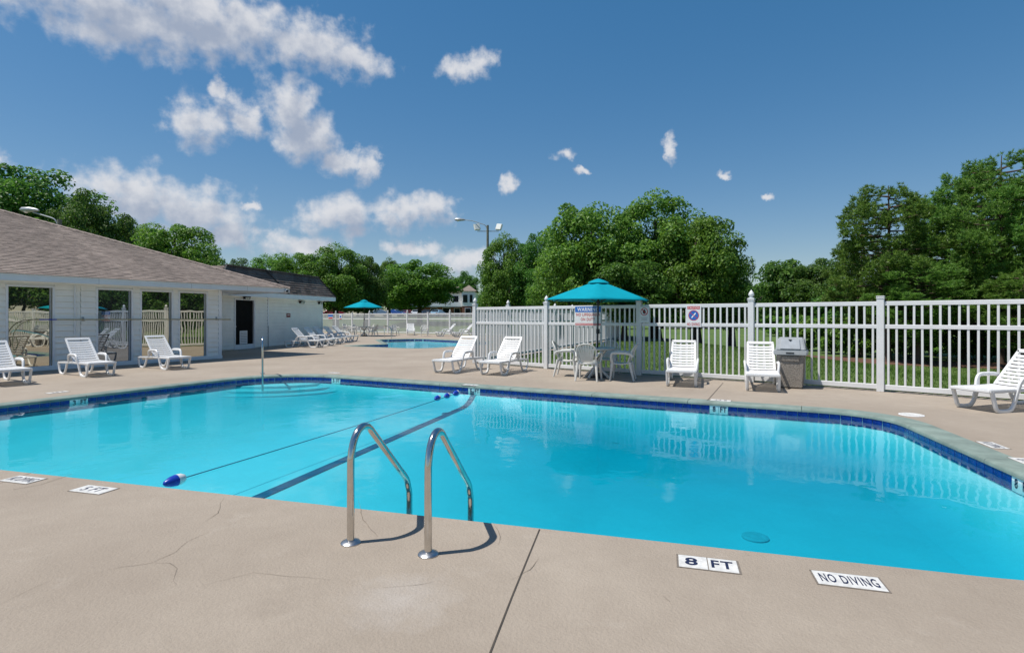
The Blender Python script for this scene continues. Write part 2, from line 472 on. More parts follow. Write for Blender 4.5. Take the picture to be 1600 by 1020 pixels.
def water_material(col, dens, wave=.012, wscale=2.4):
    m = bpy.data.materials.new('pool_water'); m.use_nodes = True
    nt = m.node_tree; N = nt.nodes; L = nt.links; N.clear()
    out = N.new('ShaderNodeOutputMaterial')
    tc = N.new('ShaderNodeTexCoord')
    n1 = N.new('ShaderNodeTexNoise'); n1.inputs['Scale'].default_value = wscale; n1.inputs['Detail'].default_value = 2.5; n1.inputs['Roughness'].default_value = .45
    L.new(tc.outputs['Object'], n1.inputs['Vector'])
    n2 = N.new('ShaderNodeTexNoise'); n2.inputs['Scale'].default_value = 19; n2.inputs['Detail'].default_value = 3; L.new(tc.outputs['Object'], n2.inputs['Vector'])
    n3 = N.new('ShaderNodeTexNoise'); n3.inputs['Scale'].default_value = .38; n3.inputs['Detail'].default_value = 2; L.new(tc.outputs['Object'], n3.inputs['Vector'])
    mk = N.new('ShaderNodeMapRange'); L.new(n3.outputs['Fac'], mk.inputs[0]); mk.inputs[1].default_value = .46; mk.inputs[2].default_value = .68; mk.inputs[3].default_value = 0; mk.inputs[4].default_value = .55
    mu = N.new('ShaderNodeMath'); mu.operation = 'MULTIPLY_ADD'; L.new(n2.outputs['Fac'], mu.inputs[0]); L.new(mk.outputs[0], mu.inputs[1]); L.new(n1.outputs['Fac'], mu.inputs[2])
    bp = N.new('ShaderNodeBump'); bp.inputs['Strength'].default_value = 1; bp.inputs['Distance'].default_value = wave
    L.new(mu.outputs[0], bp.inputs['Height'])
    gl = N.new('ShaderNodeBsdfGlossy'); gl.inputs['Roughness'].default_value = .015; L.new(bp.outputs[0], gl.inputs['Normal'])
    gl.inputs['Color'].default_value = (.8, .9, .95, 1)
    fr = N.new('ShaderNodeFresnel'); fr.inputs['IOR'].default_value = 1.33
    sc_ = N.new('ShaderNodeMath'); sc_.operation = 'MULTIPLY'; L.new(fr.outputs[0], sc_.inputs[0]); sc_.inputs[1].default_value = .68
    tr = N.new('ShaderNodeBsdfTransparent'); tr.inputs[0].default_value = (.94, .985, 1, 1)
    mx = N.new('ShaderNodeMixShader'); L.new(sc_.outputs[0], mx.inputs[0]); L.new(tr.outputs[0], mx.inputs[1]); L.new(gl.outputs[0], mx.inputs[2])
    L.new(mx.outputs[0], out.inputs[0])
    va = N.new('ShaderNodeVolumeAbsorption'); va.inputs[0].default_value = (*col, 1); va.inputs[1].default_value = dens
    L.new(va.outputs[0], out.inputs['Volume'])
    return m


M['water'] = water_material((.0, .805, .862), 1.75, .0045)
M['water2'] = water_material((.0, .80, .862), .9, .004)


def glass_material(tint=(.80, .76, .62), k=.62):
    m = bpy.data.materials.new('mirror_film_glass'); m.use_nodes = True
    nt = m.node_tree; N = nt.nodes; L = nt.links; b = N['Principled BSDF']
    b.inputs['Base Color'].default_value = (.012, .016, .017, 1); b.inputs['Roughness'].default_value = .3
    tc = N.new('ShaderNodeTexCoord'); n1 = N.new('ShaderNodeTexNoise'); n1.inputs['Scale'].default_value = 1.9; n1.inputs['Detail'].default_value = 1
    L.new(tc.outputs['Object'], n1.inputs['Vector'])
    bp = N.new('ShaderNodeBump'); bp.inputs['Strength'].default_value = 1; bp.inputs['Distance'].default_value = .0011; L.new(n1.outputs['Fac'], bp.inputs['Height'])
    gl = N.new('ShaderNodeBsdfGlossy'); gl.inputs['Roughness'].default_value = .01; gl.inputs['Color'].default_value = (*tint, 1)
    L.new(bp.outputs[0], gl.inputs['Normal'])
    mx = N.new('ShaderNodeMixShader'); mx.inputs[0].default_value = k
    L.new(b.outputs[0], mx.inputs[1]); L.new(gl.outputs[0], mx.inputs[2]); L.new(mx.outputs[0], N['Material Output'].inputs[0])
    return m


M['glass'] = glass_material()
M['glass_dark'] = glass_material((.62, .70, .80), .42)

# ---------------------------------------------------------------- pools, deck, ground
A_, D_, C_, B_ = (-9.9, 6.7), (4.2, 2.7), (5.74, 8.38), (-6.14, 14.66)
POOL = fillet([A_, D_, C_, B_], [1.5, 1.5, .95, 1.7])
KID = fillet([(-8.6, 28.3), (-4.4, 25.7), (-1.5, 29.5), (-1.3, 33.0), (-6.3, 37.6), (-8.9, 36.3), (-6.9, 30.2)], [.25, 1.2, 1.2, 1.2, 1.2, 1.0, .15])
WZ = -.088
# fence corners
FA = [Vector((-1.2, 17.7)), Vector((1.0, 15.75)), Vector((3.28, 14.02)), Vector((5.5, 12.5)), Vector((7.42, 10.95)), Vector((9.25, 9.33)), Vector((11.08, 7.7)), Vector((12.91, 6.07)), Vector((14.74, 4.44)), Vector((16.57, 2.81))]
FB_END = Vector((7.26, 36.96))
FC0 = Vector((-19.8, 56.2))
# building frames
W0 = Vector((-13.29, 15.0)); WU = Vector((.5, .866)); WN = Vector((.866, -.5))
N0 = Vector((-12.8, 24.0)); NU = Vector((.184, .983)).normalized(); NN = Vector((NU.y, -NU.x))


def wpt(s, n, z): p = W0 + WU * s + WN * n; return Vector((p.x, p.y, z))


def npt(s, n, z): p = N0 + NU * s + NN * n; return Vector((p.x, p.y, z))


DECK = [Vector(p) for p in [(-30, -14), (16.71, -14), (16.71, 2.98)]]
DECK += [p + Vector((.14, .17)) for p in FA[::-1][1:]]
DECK += [FB_END + Vector((.25, .2)), FC0 + Vector((-.1, .3)), Vector((-24, 52)), Vector((-30, 34))]


def fill_holes(name, outer, holes, z, m):
    bm = bmesh.new(); edges = []
    for loop in [outer] + holes:
        vs = [bm.verts.new((p[0], p[1], z)) for p in loop]
        edges += [bm.edges.new((vs[i - 1], vs[i])) for i in range(len(vs))]
    bmesh.ops.triangle_fill(bm, use_beauty=True, use_dissolve=False, edges=edges)
    bmesh.ops.recalc_face_normals(bm, faces=bm.faces)
    for f in bm.faces:
        if f.normal.z < 0: f.normal_flip()
    me = bpy.data.meshes.new(name); bm.to_mesh(me); bm.free(); me.materials.append(m)
    return link(name, me)


COPW = .30


def near_side(p): return abs((p - Vector(A_)).dot(Vector((.273, .962)))) < .14 and -8.2 < p.x < 3.0


POOLD = [w[0] for w in walk(POOL, .12)]
_o, _i = offset(POOLD, COPW), offset(POOLD, -.025)
HOLE = [_i[k] if near_side(POOLD[k]) else _o[k] for k in range(len(POOLD))]
deck = struct(fill_holes('pool_deck', DECK, [HOLE, offset(KID, COPW)], 0., M['deck']), 'tan sprayed concrete pool deck', 'deck')
skirt = MB(); dn = len(DECK)
for i in range(dn):
    a, b = DECK[i], DECK[(i + 1) % dn]
    skirt.add([(a.x, a.y, -.001), (b.x, b.y, -.001), (b.x, b.y, -.25), (a.x, a.y, -.25)], [(0, 1, 2, 3)])
skirt.build('slab_edge', M['deck'], deck)
nose = MB()
for k in range(len(POOLD)):
    a, b = _i[k], _i[(k + 1) % len(POOLD)]
    if near_side(POOLD[k]): nose.add([(a.x, a.y, 0), (b.x, b.y, 0), (b.x, b.y, -.06), (a.x, a.y, -.06)], [(0, 1, 2, 3)])
nose.build('pool_edge_nosing', M['deck'], deck)


def ground_sheet():
    def axis(lo, hi, fine0, fine1, st):
        a = []; x = fine0
        while x < fine1: a.append(x); x += st
        k = st; x = fine1
        while x < hi: a.append(x); k *= 1.35; x += k
        a.append(hi); k = st; x = fine0 - st; b = []
        while x > lo: b.append(x); k *= 1.35; x -= k
        b.append(lo); return b[::-1] + a
    xs = axis(-1800, 1800, -34, 40, 1.0); ys = axis(-600, 2500, -17, 100, 1.0)
    inner = offset(DECK, -.9)
    V = []; Fc = []; nx = len(xs)
    for y in ys:
        for x in xs:
            z = tz(x, y)
            if -32 < x < 18 and -15 < y < 60 and inside((x, y), inner): z = -2.2
            V.append((x, y, z))
    for j in range(len(ys) - 1):
        for i in range(nx - 1):
            Fc.append((j * nx + i, j * nx + i + 1, (j + 1) * nx + i + 1, (j + 1) * nx + i))
    me = bpy.data.meshes.new('ground'); me.from_pydata(V, [], Fc); me.materials.append(M['lawn'])
    for p in me.polygons: p.use_smooth = True
    return struct(link('ground', me), 'mown green lawn sloping away behind the fence', 'ground')


ground = ground_sheet()


def coping(outline, parent, mats, step, joint=.008):
    """coping stones as separate pieces round an outline"""
    pts = walk(outline, .12); outer_off = COPW
    n = len(pts); per = int(step / .12); i = 0
    out = offset([p for p, t, s in pts], outer_off); inn = offset([p for p, t, s in pts], -.025)
    while i < n:
        j = min(i + per, n)
        if n - j < 4: j = n
        mb = MB(); V = []; Fc = []
        for k in range(i, j + 1):
            a = Vector(inn[k % n]); b = Vector(out[k % n])
            if k == i or k == j:                       # open the joint a little
                tv = Vector(pts[k % n][1]) * (joint / 2) * (1 if k == i else -1); a = a + tv; b = b + tv
            c = a.lerp(b, .09); e = a.lerp(b, .03)
            V += [(b.x, b.y, .002), (c.x, c.y, .004), (e.x, e.y, -.006), (a.x, a.y, -.022), (a.x, a.y, -.05), (b.x, b.y, -.06)]
        for q in range(j - i):
            for r in range(6): Fc.append((q * 6 + r, q * 6 + (r + 1) % 6, (q + 1) * 6 + (r + 1) % 6, (q + 1) * 6 + r))
        Fc.append(tuple(range(6))); e = (j - i) * 6; Fc.append(tuple(range(e + 5, e - 1, -1)))
        mid = pts[(i + j) // 2 % n]
        if mats(mid): mb.add(V, Fc).build('coping_stone', mats(mid), parent, smooth=True)
        i = j


def basin(name, outline, zf, cuts, m):
    """plastered shell: short wall, coved foot, sloping floor"""
    outline = [w[0] for w in walk(outline, .2)]
    ins = [0, .02, .06, .12, .2, .32, .48, .7]; n = len(outline); V = []; Fc = []
    for p in outline: V.append((p.x, p.y, -.03))
    for q in ins:
        f = 1 - (1 - q / ins[-1]) ** 2.6
        for p in offset(outline, -q):
            z = zf(p.x, p.y); V.append((p.x, p.y, -.20 + (z + .20) * f))
    for k in range(len(ins)):
        for i in range(n): Fc.append((k * n + i, k * n + (i + 1) % n, (k + 1) * n + (i + 1) % n, (k + 1) * n + i))
    me = bpy.data.meshes.new(name); me.from_pydata(V, [], Fc)
    bm = bmesh.new(); bm.from_mesh(me)
    inner = [bm.verts.new((p.x, p.y, 0)) for p in offset(outline, -ins[-1])]; fc = bm.faces.new(inner)
    geo = inner + list(fc.edges) + [fc]
    for co, no in cuts:
        res = bmesh.ops.bisect_plane(bm, geom=geo, plane_co=co, plane_no=no)
        fl = set(x for x in res['geom'] if isinstance(x, bmesh.types.BMFace) and x.is_valid)
        geo = list({v for f in fl for v in f.verts}) + list({e for f in fl for e in f.edges}) + list(fl)
    for v in {v for g in geo if isinstance(g, bmesh.types.BMFace) for v in g.verts}: v.co.z = zf(v.co.x, v.co.y)
    bmesh.ops.triangulate(bm, faces=[f for f in bm.faces if len(f.verts) > 4])
    bmesh.ops.recalc_face_normals(bm, faces=bm.faces)
    for f in bm.faces: f.smooth = True
    bm.to_mesh(me); bm.free(); me.materials.append(m)
    return link(name, me)


# floor profile across the depth marker line
S0 = Vector((-2.62, 5.75)); S1 = Vector((-.89, 11.7)); SD = (S1 - S0).normalized(); SR = Vector((SD.y, -SD.x))


def pool_floor(x, y):
    t = (Vector((x, y)) - S0).dot(SR)
    if t < 0: return -.38 + .05 * min(1, -t / 6)
    return -.38 - .36 * min(1., t / 3.2)


cuts = [((S0 + SR * t).to_3d(), SR.to_3d()) for t in (-6, 0, .8, 1.6, 2.4, 3.2)]
pool = struct(basin('swimming_pool_basin', POOL, pool_floor, cuts, M['plaster']), 'white plastered swimming pool basin with blue waterline tiles', 'pool')
kidp = struct(basin('wading_pool_basin', KID, lambda x, y: -.34, [], M['plaster']), 'small wading pool basin beside the far fence', 'pool')


coping(POOL, pool, lambda q: None if near_side(q[0]) else M['coping'], 1.8)
coping(KID, kidp, lambda q: M['coping'], 2.4)


def water(name, outline, m, label):
    o = offset(outline, .03); n = len(o)
    V = [(p.x, p.y, WZ) for p in o] + [(p.x, p.y, WZ) for p in o] + [(p.x, p.y, -1.3) for p in o]
    Fc = [tuple(range(n)), tuple(range(3 * n - 1, 2 * n - 1, -1))] + [(n + i, 2 * n + i, 2 * n + (i + 1) % n, n + (i + 1) % n) for i in range(n)]
    mb = MB(); mb.add(V, Fc); me = bpy.data.meshes.new(name); me.from_pydata(mb.v, [], mb.f); me.materials.append(m)
    return struct(link(name, me), label, 'water')


water('pool_water', POOL, M['water'], 'clear turquoise water filling the swimming pool')
water('wading_pool_water', KID, M['water2'], 'pale blue water in the small wading pool')

# waterline tiles: one box per tile along the outline, depth numbers let in between
TW = .152


def tile_meshes():
    return MB().box(-.073, .073, -.006, .006, -.20, -.055).mesh('waterline_tile', M['tile_blue'], bevel=.003, seg=1), \
        MB().box(-.073, .073, -.006, .006, -.20, -.055).mesh('depth_tile', M['tile_white'], bevel=.003, seg=1)


tile_b, tile_w = tile_meshes()
DEPTHS = [((113, 626), '3 FT'), ((515, 593), '3 FT'), ((728, 609), '5 FT'), ((1118, 639), '8 FT'), ((1577, 749), '8 FT')]
dpos = []
for (px, py), tx in DEPTHS: dpos.append((gp(px, py, -.08).to_2d(), tx))
ring = MB(); o1 = offset(POOL, -.004); n1 = len(o1)
for i in range(n1):
    a, b = o1[i], o1[(i + 1) % n1]
    ring.add([(a.x, a.y, -.052), (b.x, b.y, -.052), (b.x, b.y, -.203), (a.x, a.y, -.203)], [(0, 1, 2, 3)])
ring.build('tile_grout', M['grout'], pool)
wk = [w for w in walk(POOL, TW) if abs((w[0] - Vector(A_)).dot(Vector((.273, .962)))) > .25 or w[0].x > 4.2]
near_idx = {}
for q, (dp, tx) in enumerate(dpos):
    k = min(range(len(wk)), key=lambda i: (wk[i][0] - dp).length)
    near_idx[k] = ('L', tx); near_idx[k - 1] = ('R', tx)
for k, (p, t, s) in enumerate(wk):
    nrm = Vector((-t.y, t.x))            # towards the water
    pp = p + nrm * .007
    white = k in near_idx
    o = link('depth_tile' if white else 'waterline_tile', tile_w if white else tile_b, pool)
    o.location = (pp.x, pp.y, 0); o.rotation_euler = (0, 0, math.atan2(t.y, t.x))
    if white:
        side, tx = near_idx[k]
        s_ = tx.split(' ')[0] if side == 'L' else 'FT'
        me = text_mesh(s_, .095, M['ink'], w=.05 if side == 'L' else .105, bold=.03)
        l = link('depth_number', me, o)
        # face the water, read upright
        l.rotation_euler = (R(90), 0, math.pi); l.location = (0, .0085, -.112)
for k, (p, t, s) in enumerate(walk(KID, TW * 2)):
    nrm = Vector((-t.y, t.x)); pp = p + nrm * .007
    o = link('waterline_tile', tile_b, kidp); o.location = (pp.x, pp.y, 0); o.rotation_euler = (0, 0, math.atan2(t.y, t.x)); o.scale = (2, 1, 1)

# floor stripe with its turn up the far wall, entry steps, drain, skimmer
def shell_z(p):
    d = min((p - (a + (b - a) * max(0, min(1, (p - a).dot(b - a) / (b - a).length_squared)))).length for a, b in zip(POOL, POOL[1:] + POOL[:1]))
    f = 1 - (1 - min(d, .7) / .7) ** 2.6
    return -.20 + (pool_floor(p.x, p.y) + .20) * f


st = MB(); e0 = S0 - SD * .9; e1 = S1 - SD * .0
while not inside(e0, POOL): e0 = e0 + SD * .02
while inside(e1, POOL): e1 = e1 + SD * .02
e1 = e1 - SD * .03
nS = 60; V = []; Fc = []
for k in range(nS + 1):
    c = e0.lerp(e1, 1 - (1 - k / nS) ** 1.7)
    for sd in (-1, 1):
        q = c + SR * sd * .065; V.append((q.x, q.y, shell_z(q) + .008))
V += [(V[-2][0], V[-2][1], WZ - .03), (V[-1][0], V[-1][1], WZ - .03)]
Fc = [(2 * k, 2 * k + 1, 2 * k + 3, 2 * k + 2) for k in range(nS + 1)]
st.add(V, Fc)
st.build('floor_stripe', M['stripe'], pool)
for k, (r, z) in enumerate(((2.55, -.315), (2.1, -.26), (1.65, -.20))):
    cb = Vector(B_) + Vector((-.1, .25))
    poly = [(cb.x + r * math.cos(a), cb.y + r * math.sin(a)) for a in [R(-125 + 140 * i / 24) for i in range(25)]] + [(cb.x, cb.y)]
    poly = [(x, y) for x, y in poly]
    MB().prism(poly, z - .4, z).build('entry_step', M['step'], pool, bevel=.012)
dr = gp(1180, 840, -.74)
MB().lathe([(.13, 0), (.13, .012), (.11, .02), (.02, .022)], 20, (dr.x, dr.y, -.738)).build('main_drain', M['grout'], pool)
for (px, py, label) in ((1424, 648, 'white round skimmer lid on the deck by the pool corner'),):
    p = gp(px, py)
    t = empty('skimmer_lid', label, 'lid', p)
    MB().lathe([(.15, 0), (.15, .008), (.14, .012), (.125, .012), (.12, .009), (.01, .009)], 28).build('cover', M['deck_tile'], t, smooth=True)
    MB().lathe([(.165, 0), (.165, .005), (.152, .006)], 28).build('rim', M['trim'], t)

# ---------------------------------------------------------------- joints and cracks in the deck
def strip(pts, w, z, name, m, parent, jitter=0.):
    pts = [Vector((p[0], p[1])) for p in pts]; fine = []
    for i in range(len(pts) - 1):
        n = max(1, int((pts[i + 1] - pts[i]).length / .05)) if jitter else 1
        for k in range(n):
            q = pts[i].lerp(pts[i + 1], k / n); jj = jitter
            fine.append(q + Vector((noise.noise(Vector((q.x * 9, q.y * 9, 1))), noise.noise(Vector((q.x * 9, q.y * 9, 5))))) * jj)
    fine.append(pts[-1]); V = []; Fc = []
    for i, p in enumerate(fine):
        t = (fine[min(i + 1, len(fine) - 1)] - fine[max(i - 1, 0)]).normalized(); nn = Vector((-t.y, t.x))
        ww = w * (1 if not jitter else (.35 + .65 * abs(noise.noise(Vector((p.x * 5, p.y * 5, 9)))) * 2) * min(1, .25 + min(i, len(fine) - 1 - i) * .2))
        V += [(*(p + nn * ww / 2), z), (*(p - nn * ww / 2), z)]
    for i in range(len(fine) - 1): Fc.append((2 * i, 2 * i + 1, 2 * i + 3, 2 * i + 2))
    me = bpy.data.meshes.new(name); me.from_pydata(V, [], Fc); me.materials.append(m); return link(name, me, parent)


def px_line(pp): return [gp(*q).to_2d() for q in pp]


strip(px_line([(843, 827), (800, 932), (762, 1030)]), .009, .0035, 'expansion_joint', M['joint'], deck)
strip(px_line([(1105, 626), (1130, 598)]), .012, .0035, 'expansion_joint', M['joint'], deck)
strip(px_line([(112, 741), (64, 757), (20, 765)]), .005, .0035, 'expansion_joint', M['crack'], deck)
strip(px_line([(56, 736), (10, 752), (-60, 772)]), .005, .0035, 'expansion_joint', M['crack'], deck)
for cr in ([(0, 944), (45, 922), (75, 908)], [(145, 896), (190, 886), (238, 879), (275, 862), (295, 845), (326, 832)],
           [(315, 819), (342, 801), (344, 787), (350, 776)], [(238, 879), (265, 880), (278, 888), (270, 908), (277, 915)],
           [(316, 915), (355, 905), (398, 894)], [(398, 894), (450, 900), (520, 906)],
           [(600, 918), (650, 914), (680, 908)], [(770, 815), (782, 838), (778, 852)], [(800, 905), (828, 890), (842, 872)],
           [(1035, 930), (1046, 940), (1050, 948)], [(1170, 868), (1163, 862)], [(560, 780), (567, 812), (590, 838)]):
    strip(px_line(cr), .0042, .0035, 'crack', M['crack'], deck, .012)

# ---------------------------------------------------------------- markers set in the deck
def deck_marker(p, ang, s, label, two=False, face=0.):
    t = empty('depth_marker', label, 'pool marker', (p.x, p.y, .0), ang)
    MB().box(-.182, .182, -.092, .092, .0005, .003).build('mortar_bed', M['mortar'], t)
    if two:
        for sx in (-1, 1):
            MB().box(-.0835, .0835, -.083, .083, .001, .006).build('tile', M['deck_tile'], t, bevel=.002, seg=1).location = (sx * .086, 0, 0)
        for sx, q, w in ((-1, s.split(' ')[0], .075), (1, s.split(' ')[1], .125)):
            l = link('lettering', text_mesh(q, .105, M['ink'], w=w, bold=.025), t)
            l.location = (sx * .086 - (0.01 if sx < 0 else .005), 0, .0068); l.rotation_euler = (0, 0, face)
    else:
        MB().box(-.172, .172, -.083, .083, .001, .006).build('tile', M['deck_tile'], t, bevel=.002, seg=1)
        l = link('lettering', text_mesh(s, .105, M['ink'], w=.295 if len(s) > 5 else .21, bold=.018), t)
        l.location = (0, 0, .0068); l.rotation_euler = (0, 0, face)
    return t


NA = math.atan2(-.281, 1)
deck_marker(gp(1106, 881), NA, '8 FT', 'pair of white tiles reading 8 FT on the deck between ladder and NO DIVING tile', True)
deck_marker(gp(1326, 907.5), NA, 'NO DIVING', 'white NO DIVING tile next to the pair of 8 FT tiles')
deck_marker(gp(146.5, 765), NA, '5 FT', 'white tile reading 5 FT on the deck near the single rope float')
deck_marker(gp(36, 749.5), NA, 'NO DIVING', 'white NO DIVING tile beside the deck tile reading 5 FT')
FAng = math.atan2(-.53, 1)
deck_marker(gp(1126, 625.5), FAng, '8 FT', 'depth tile across the pool in front of the fence, beside the expansion joint', face=math.pi)
deck_marker(gp(735, 601.5), FAng, '5 FT', 'depth tile on the far pool edge above the waterline 5 FT', face=math.pi)
deck_marker(gp(522, 582.5), FAng, '3 FT', 'depth tile on the far pool edge near the entry steps, above the waterline 3 FT', face=math.pi)
deck_marker(gp(90, 613), R(64.7), '3 FT', 'depth tile on the deck in front of the pool house loungers', face=math.pi)
deck_marker(gp(1551, 695.5), R(74.8), 'NO DIVING', 'white NO DIVING tile on the deck beside the rounded pool corner', face=math.pi)
deck_marker(gp(1606, 722), R(74.8), '8 FT', 'depth tile behind the NO DIVING tile of the short pool side', face=math.pi)

# ---------------------------------------------------------------- pool ladder, stair rail, rope with floats
def smooth_path(pts, n=6):
    P = [Vector(p) for p in pts]; out = []
    for i in range(len(P) - 1):
        a, b, c, d = P[max(i - 1, 0)], P[i], P[i + 1], P[min(i + 2, len(P) - 1)]
        for k in range(n):
            t = k / n
            out.append(.5 * ((2 * b) + (-a + c) * t + (2 * a - 5 * b + 4 * c - d) * t * t + (-a + 3 * b - 3 * c + d) * t ** 3))
    out.append(P[-1]); return out


lad = empty('pool_ladder', 'polished steel pool ladder with two bent grab rails', 'ladder', gp(608, 858))
for (bx, by, tx_, ty_) in ((548, 848, 629, 797), (669, 866, 728, 808)):
    b = gp(bx, by); e = gp(tx_, ty_); dv = (e - b); L_ = dv.length; dv.normalize(); L_ += .10
    loc = b - lad.location
    prof = [(0, 0), (0, .25), (0, .50), (.004, .57), (.03, .66), (.075, .722), (.135, .748), (.20, .73), (.26, .675)] + [(.26 + (L_ - .31) * q, .675 - .44 * q) for q in (.25, .5, .75, 1)] + [(L_ - .015, .155), (L_, .09), (L_, -.10), (L_, -.25), (L_, -.55)]
    pts = smooth_path([loc + dv * s + Vector((0, 0, z)) for s, z in prof], 5)
    MB().tube(pts, .0245, 16).build('grab_rail', M['steel'], lad, smooth=True)
    MB().lathe([(.066, 0), (.066, .006), (.058, .014), (.036, .021), (.027, .024)], 24, loc).build('escutcheon', M['steel_dull'], lad, smooth=True)
    foot_end = loc + dv * L_
    lad['_x'] = 0; del lad['_x']
    if bx == 548: fe0 = foot_end.copy()
    else: fe1 = foot_end.copy()
for z in (-.24, -.40, -.54):
    MB().bar(fe0 + Vector((0, 0, z)), fe1 + Vector((0, 0, z)), .08, .02).build('tread', M['plastic'], lad, bevel=.005)

d0 = Vector((-5.93, 12.93)); u_ = Vector((-.417, .909))
sr = empty('stair_handrail', 'slim steel handrail rising from the pool entry steps', 'handrail', (d0.x, d0.y, WZ))
prof = [(0, -.25), (0, .3), (0, .72), (.03, .95), (.13, 1.07), (.3, 1.08), (.9, .98), (1.35, .84), (1.46, .74), (1.48, .5), (1.48, .11)]
MB().tube(smooth_path([Vector((u_.x * s, u_.y * s, z)) for s, z in prof], 5), .024, 14).build('rail', M['steel'], sr, smooth=True)
MB().lathe([(.06, 0), (.06, .006), (.03, .02)], 20, (u_.x * 1.48, u_.y * 1.48, .11)).build('escutcheon', M['steel_dull'], sr, smooth=True)

r0 = gp(262, 754, WZ + .015); r1 = gp(722, 611.5, WZ + .015)
rope = MB().tube([r0.lerp(r1, i / 12) + Vector((0, 0, -.02 * math.sin(math.pi * i / 12))) for i in range(13)], .0055, 6).build('safety_rope', M['rope'])
tag(rope, 'thin dark rope stretched across the water between shallow and deep end', 'rope')
rdir = (r1 - r0).normalized(); rang = math.atan2(rdir.y, rdir.x)
fl = empty('rope_float', 'blue and white float at the ladder-side end of the rope', 'float', (0, 0, 0))
hp = [(.004, -.135), (.026, -.115), (.048, -.06), (.056, 0)]
MB().lathe(hp, 16, (0, 0, 0), Matrix.Rotation(R(90), 4, 'Y')).build('blue_half', M['float_blue'], fl, smooth=True)
MB().lathe([(.056, .0005), (.052, .05), (.036, .085), (.008, .10)], 16, (0, 0, 0), Matrix.Rotation(R(90), 4, 'Y')).build('white_half', M['plastic'], fl, smooth=True)
p = gp(275, 750, WZ + .01); fl.location = p; fl.rotation_euler = (0, 0, rang)
for (px, py, lb) in ((684, 621.5, 'blue and white float farthest out in the row of three by the far wall'), (699, 618, 'middle float of three at the far end of the rope'), (713, 614, 'float at the far wall end of the rope, under the 5 FT tile')):
    dup(fl, gp(px, py, WZ + .012), rang, lb, scale=1.05 if px > 700 else .95)['group'] = 'floats on the safety rope'
fl['group'] = 'floats on the safety rope'

# ---------------------------------------------------------------- fences
PH = 1.83
picket_me = MB().box(-.019, .019, -.019, .019, .10, 1.76).mesh('picket', M['pvc'], bevel=.003, seg=1)
post_me = MB().box(-.0635, .0635, -.0635, .0635, 0, 1.90).box(-.075, .075, -.075, .075, 1.868, 1.882).mesh('post', M['pvc'], bevel=.006, seg=1)
cap_me = MB().box(-.075, .075, -.075, .075, 1.9005, 1.925).box(-.055, .055, -.055, .055, 1.925, 1.94).lathe(
    [(.05, 1.94), (.036, 1.955), (.04, 1.97), (.062, 1.99), (.066, 2.01), (.055, 2.045), (.034, 2.08), (.014, 2.105), (.002, 2.125)], 14).mesh('post_cap', M['pvc'], smooth=True)
flat_me = MB().box(-.072, .072, -.072, .072, 1.9005, 1.92).mesh('post_cap', M['pvc'], bevel=.005, seg=1)


def fence(label, pts, caps, pickets=True, spacing=.138, last=True):
    base = pts[0]
    t = empty('vinyl_fence', label, 'fence', (base.x, base.y, 0))
    for i, p in enumerate(pts):
        if i == len(pts) - 1 and not last: continue
        a = pts[max(i - 1, 0)]; b = pts[min(i + 1, len(pts) - 1)]; ang = math.atan2((b - a).y, (b - a).x)
        o = link('post', post_me, t); o.location = (p.x - base.x, p.y - base.y, 0); o.rotation_euler = (0, 0, ang)
        c = link('post_cap', cap_me if caps[i % len(caps)] else flat_me, o)
    for i in range(len(pts) - 1):
        a, b = pts[i] - base, pts[i + 1] - base; d = (b - a); L_ = d.length; d.normalize(); ang = math.atan2(d.y, d.x)
        for nm, z0, z1, hw in (('top_rail', 1.725, 1.81, .026), ('middle_rail', 1.265, 1.345, .027), ('bottom_rail', .045, .145, .026)):
            o = MB().box(.062, L_ - .062, -hw, hw, z0, z1).build(nm, M['pvc'], t, bevel=.006, seg=1)
            o.location = (a.x, a.y, 0); o.rotation_euler = (0, 0, ang)
        n = round((L_ - .127) / spacing); sp = (L_ - .127) / n
        if pickets:
            for k in range(n):
                q = a + d * (.0635 + sp * (k + .5))
                o = link('picket', picket_me, t); o.location = (q.x, q.y, random.uniform(-.002, .002)); o.rotation_euler = (random.uniform(-.004, .004), random.uniform(-.004, .004), ang)
        else:
            mb = MB()
            for k in range(n):
                x = .0635 + sp * (k + .5); mb.box(x - .021, x + .021, -.019, .019, .10, 1.76)
            o = mb.build('pickets', M['pvc'], t); o['kind'] = 'stuff'; o.location = (a.x, a.y, 0); o.rotation_euler = (0, 0, ang)
    return t


fence('white vinyl picket fence with signs along the lawn side of the pool deck', FA, [1, 1, 0, 1, 0, 1, 0, 1, 0])
nB = 8
PB = [FA[0].lerp(FB_END, i / nB) for i in range(nB + 1)]
fence('white vinyl picket fence running back from the corner post beside the wading pool', [FA[0] + (FB_END - FA[0]).normalized() * .0] + PB[1:], [1, 1, 0], last=False)
nC = 13
PC = [FC0.lerp(FB_END, i / nC) for i in range(nC + 1)]
fence('far white vinyl fence behind the wading pool and its chairs', PC, [1, 1, 0, 1], pickets=False)


# ---------------------------------------------------------------- signs on the fence
def fence_frame(px):
    """point on fence A seen at column px, and the fence direction there"""
    r = (px - 800) / F
    for a, b in zip(FA, FA[1:]):
        d = b - a; den = d.x - r * d.y
        t = (r * a.y - a.x) / den
        if 0 <= t <= 1: return a + d * t, d.normalized()


def sign_base(px, py, w, h, label, name='warning_sign', off=.036, cat='sign'):
    p, d = fence_frame(px); nrm = Vector((d.y, -d.x))
    if nrm.y > 0: nrm = -nrm
    p = p + nrm * off
    z = H + (HY - py) / F * p.y
    t = empty(name, label, cat, (p.x, p.y, z), math.atan2(d.y, d.x))
    MB().box(-w / 2, w / 2, -.003, .003, -h / 2, h / 2).build('panel', M['sign_white'], t, bevel=.001, seg=1)
    return t


def on_sign(t, me, x, z, name='lettering', lift=.005):
    o = link(name, me, t); o.rotation_euler = (R(90), 0, 0); o.location = (x, -lift, z); return o


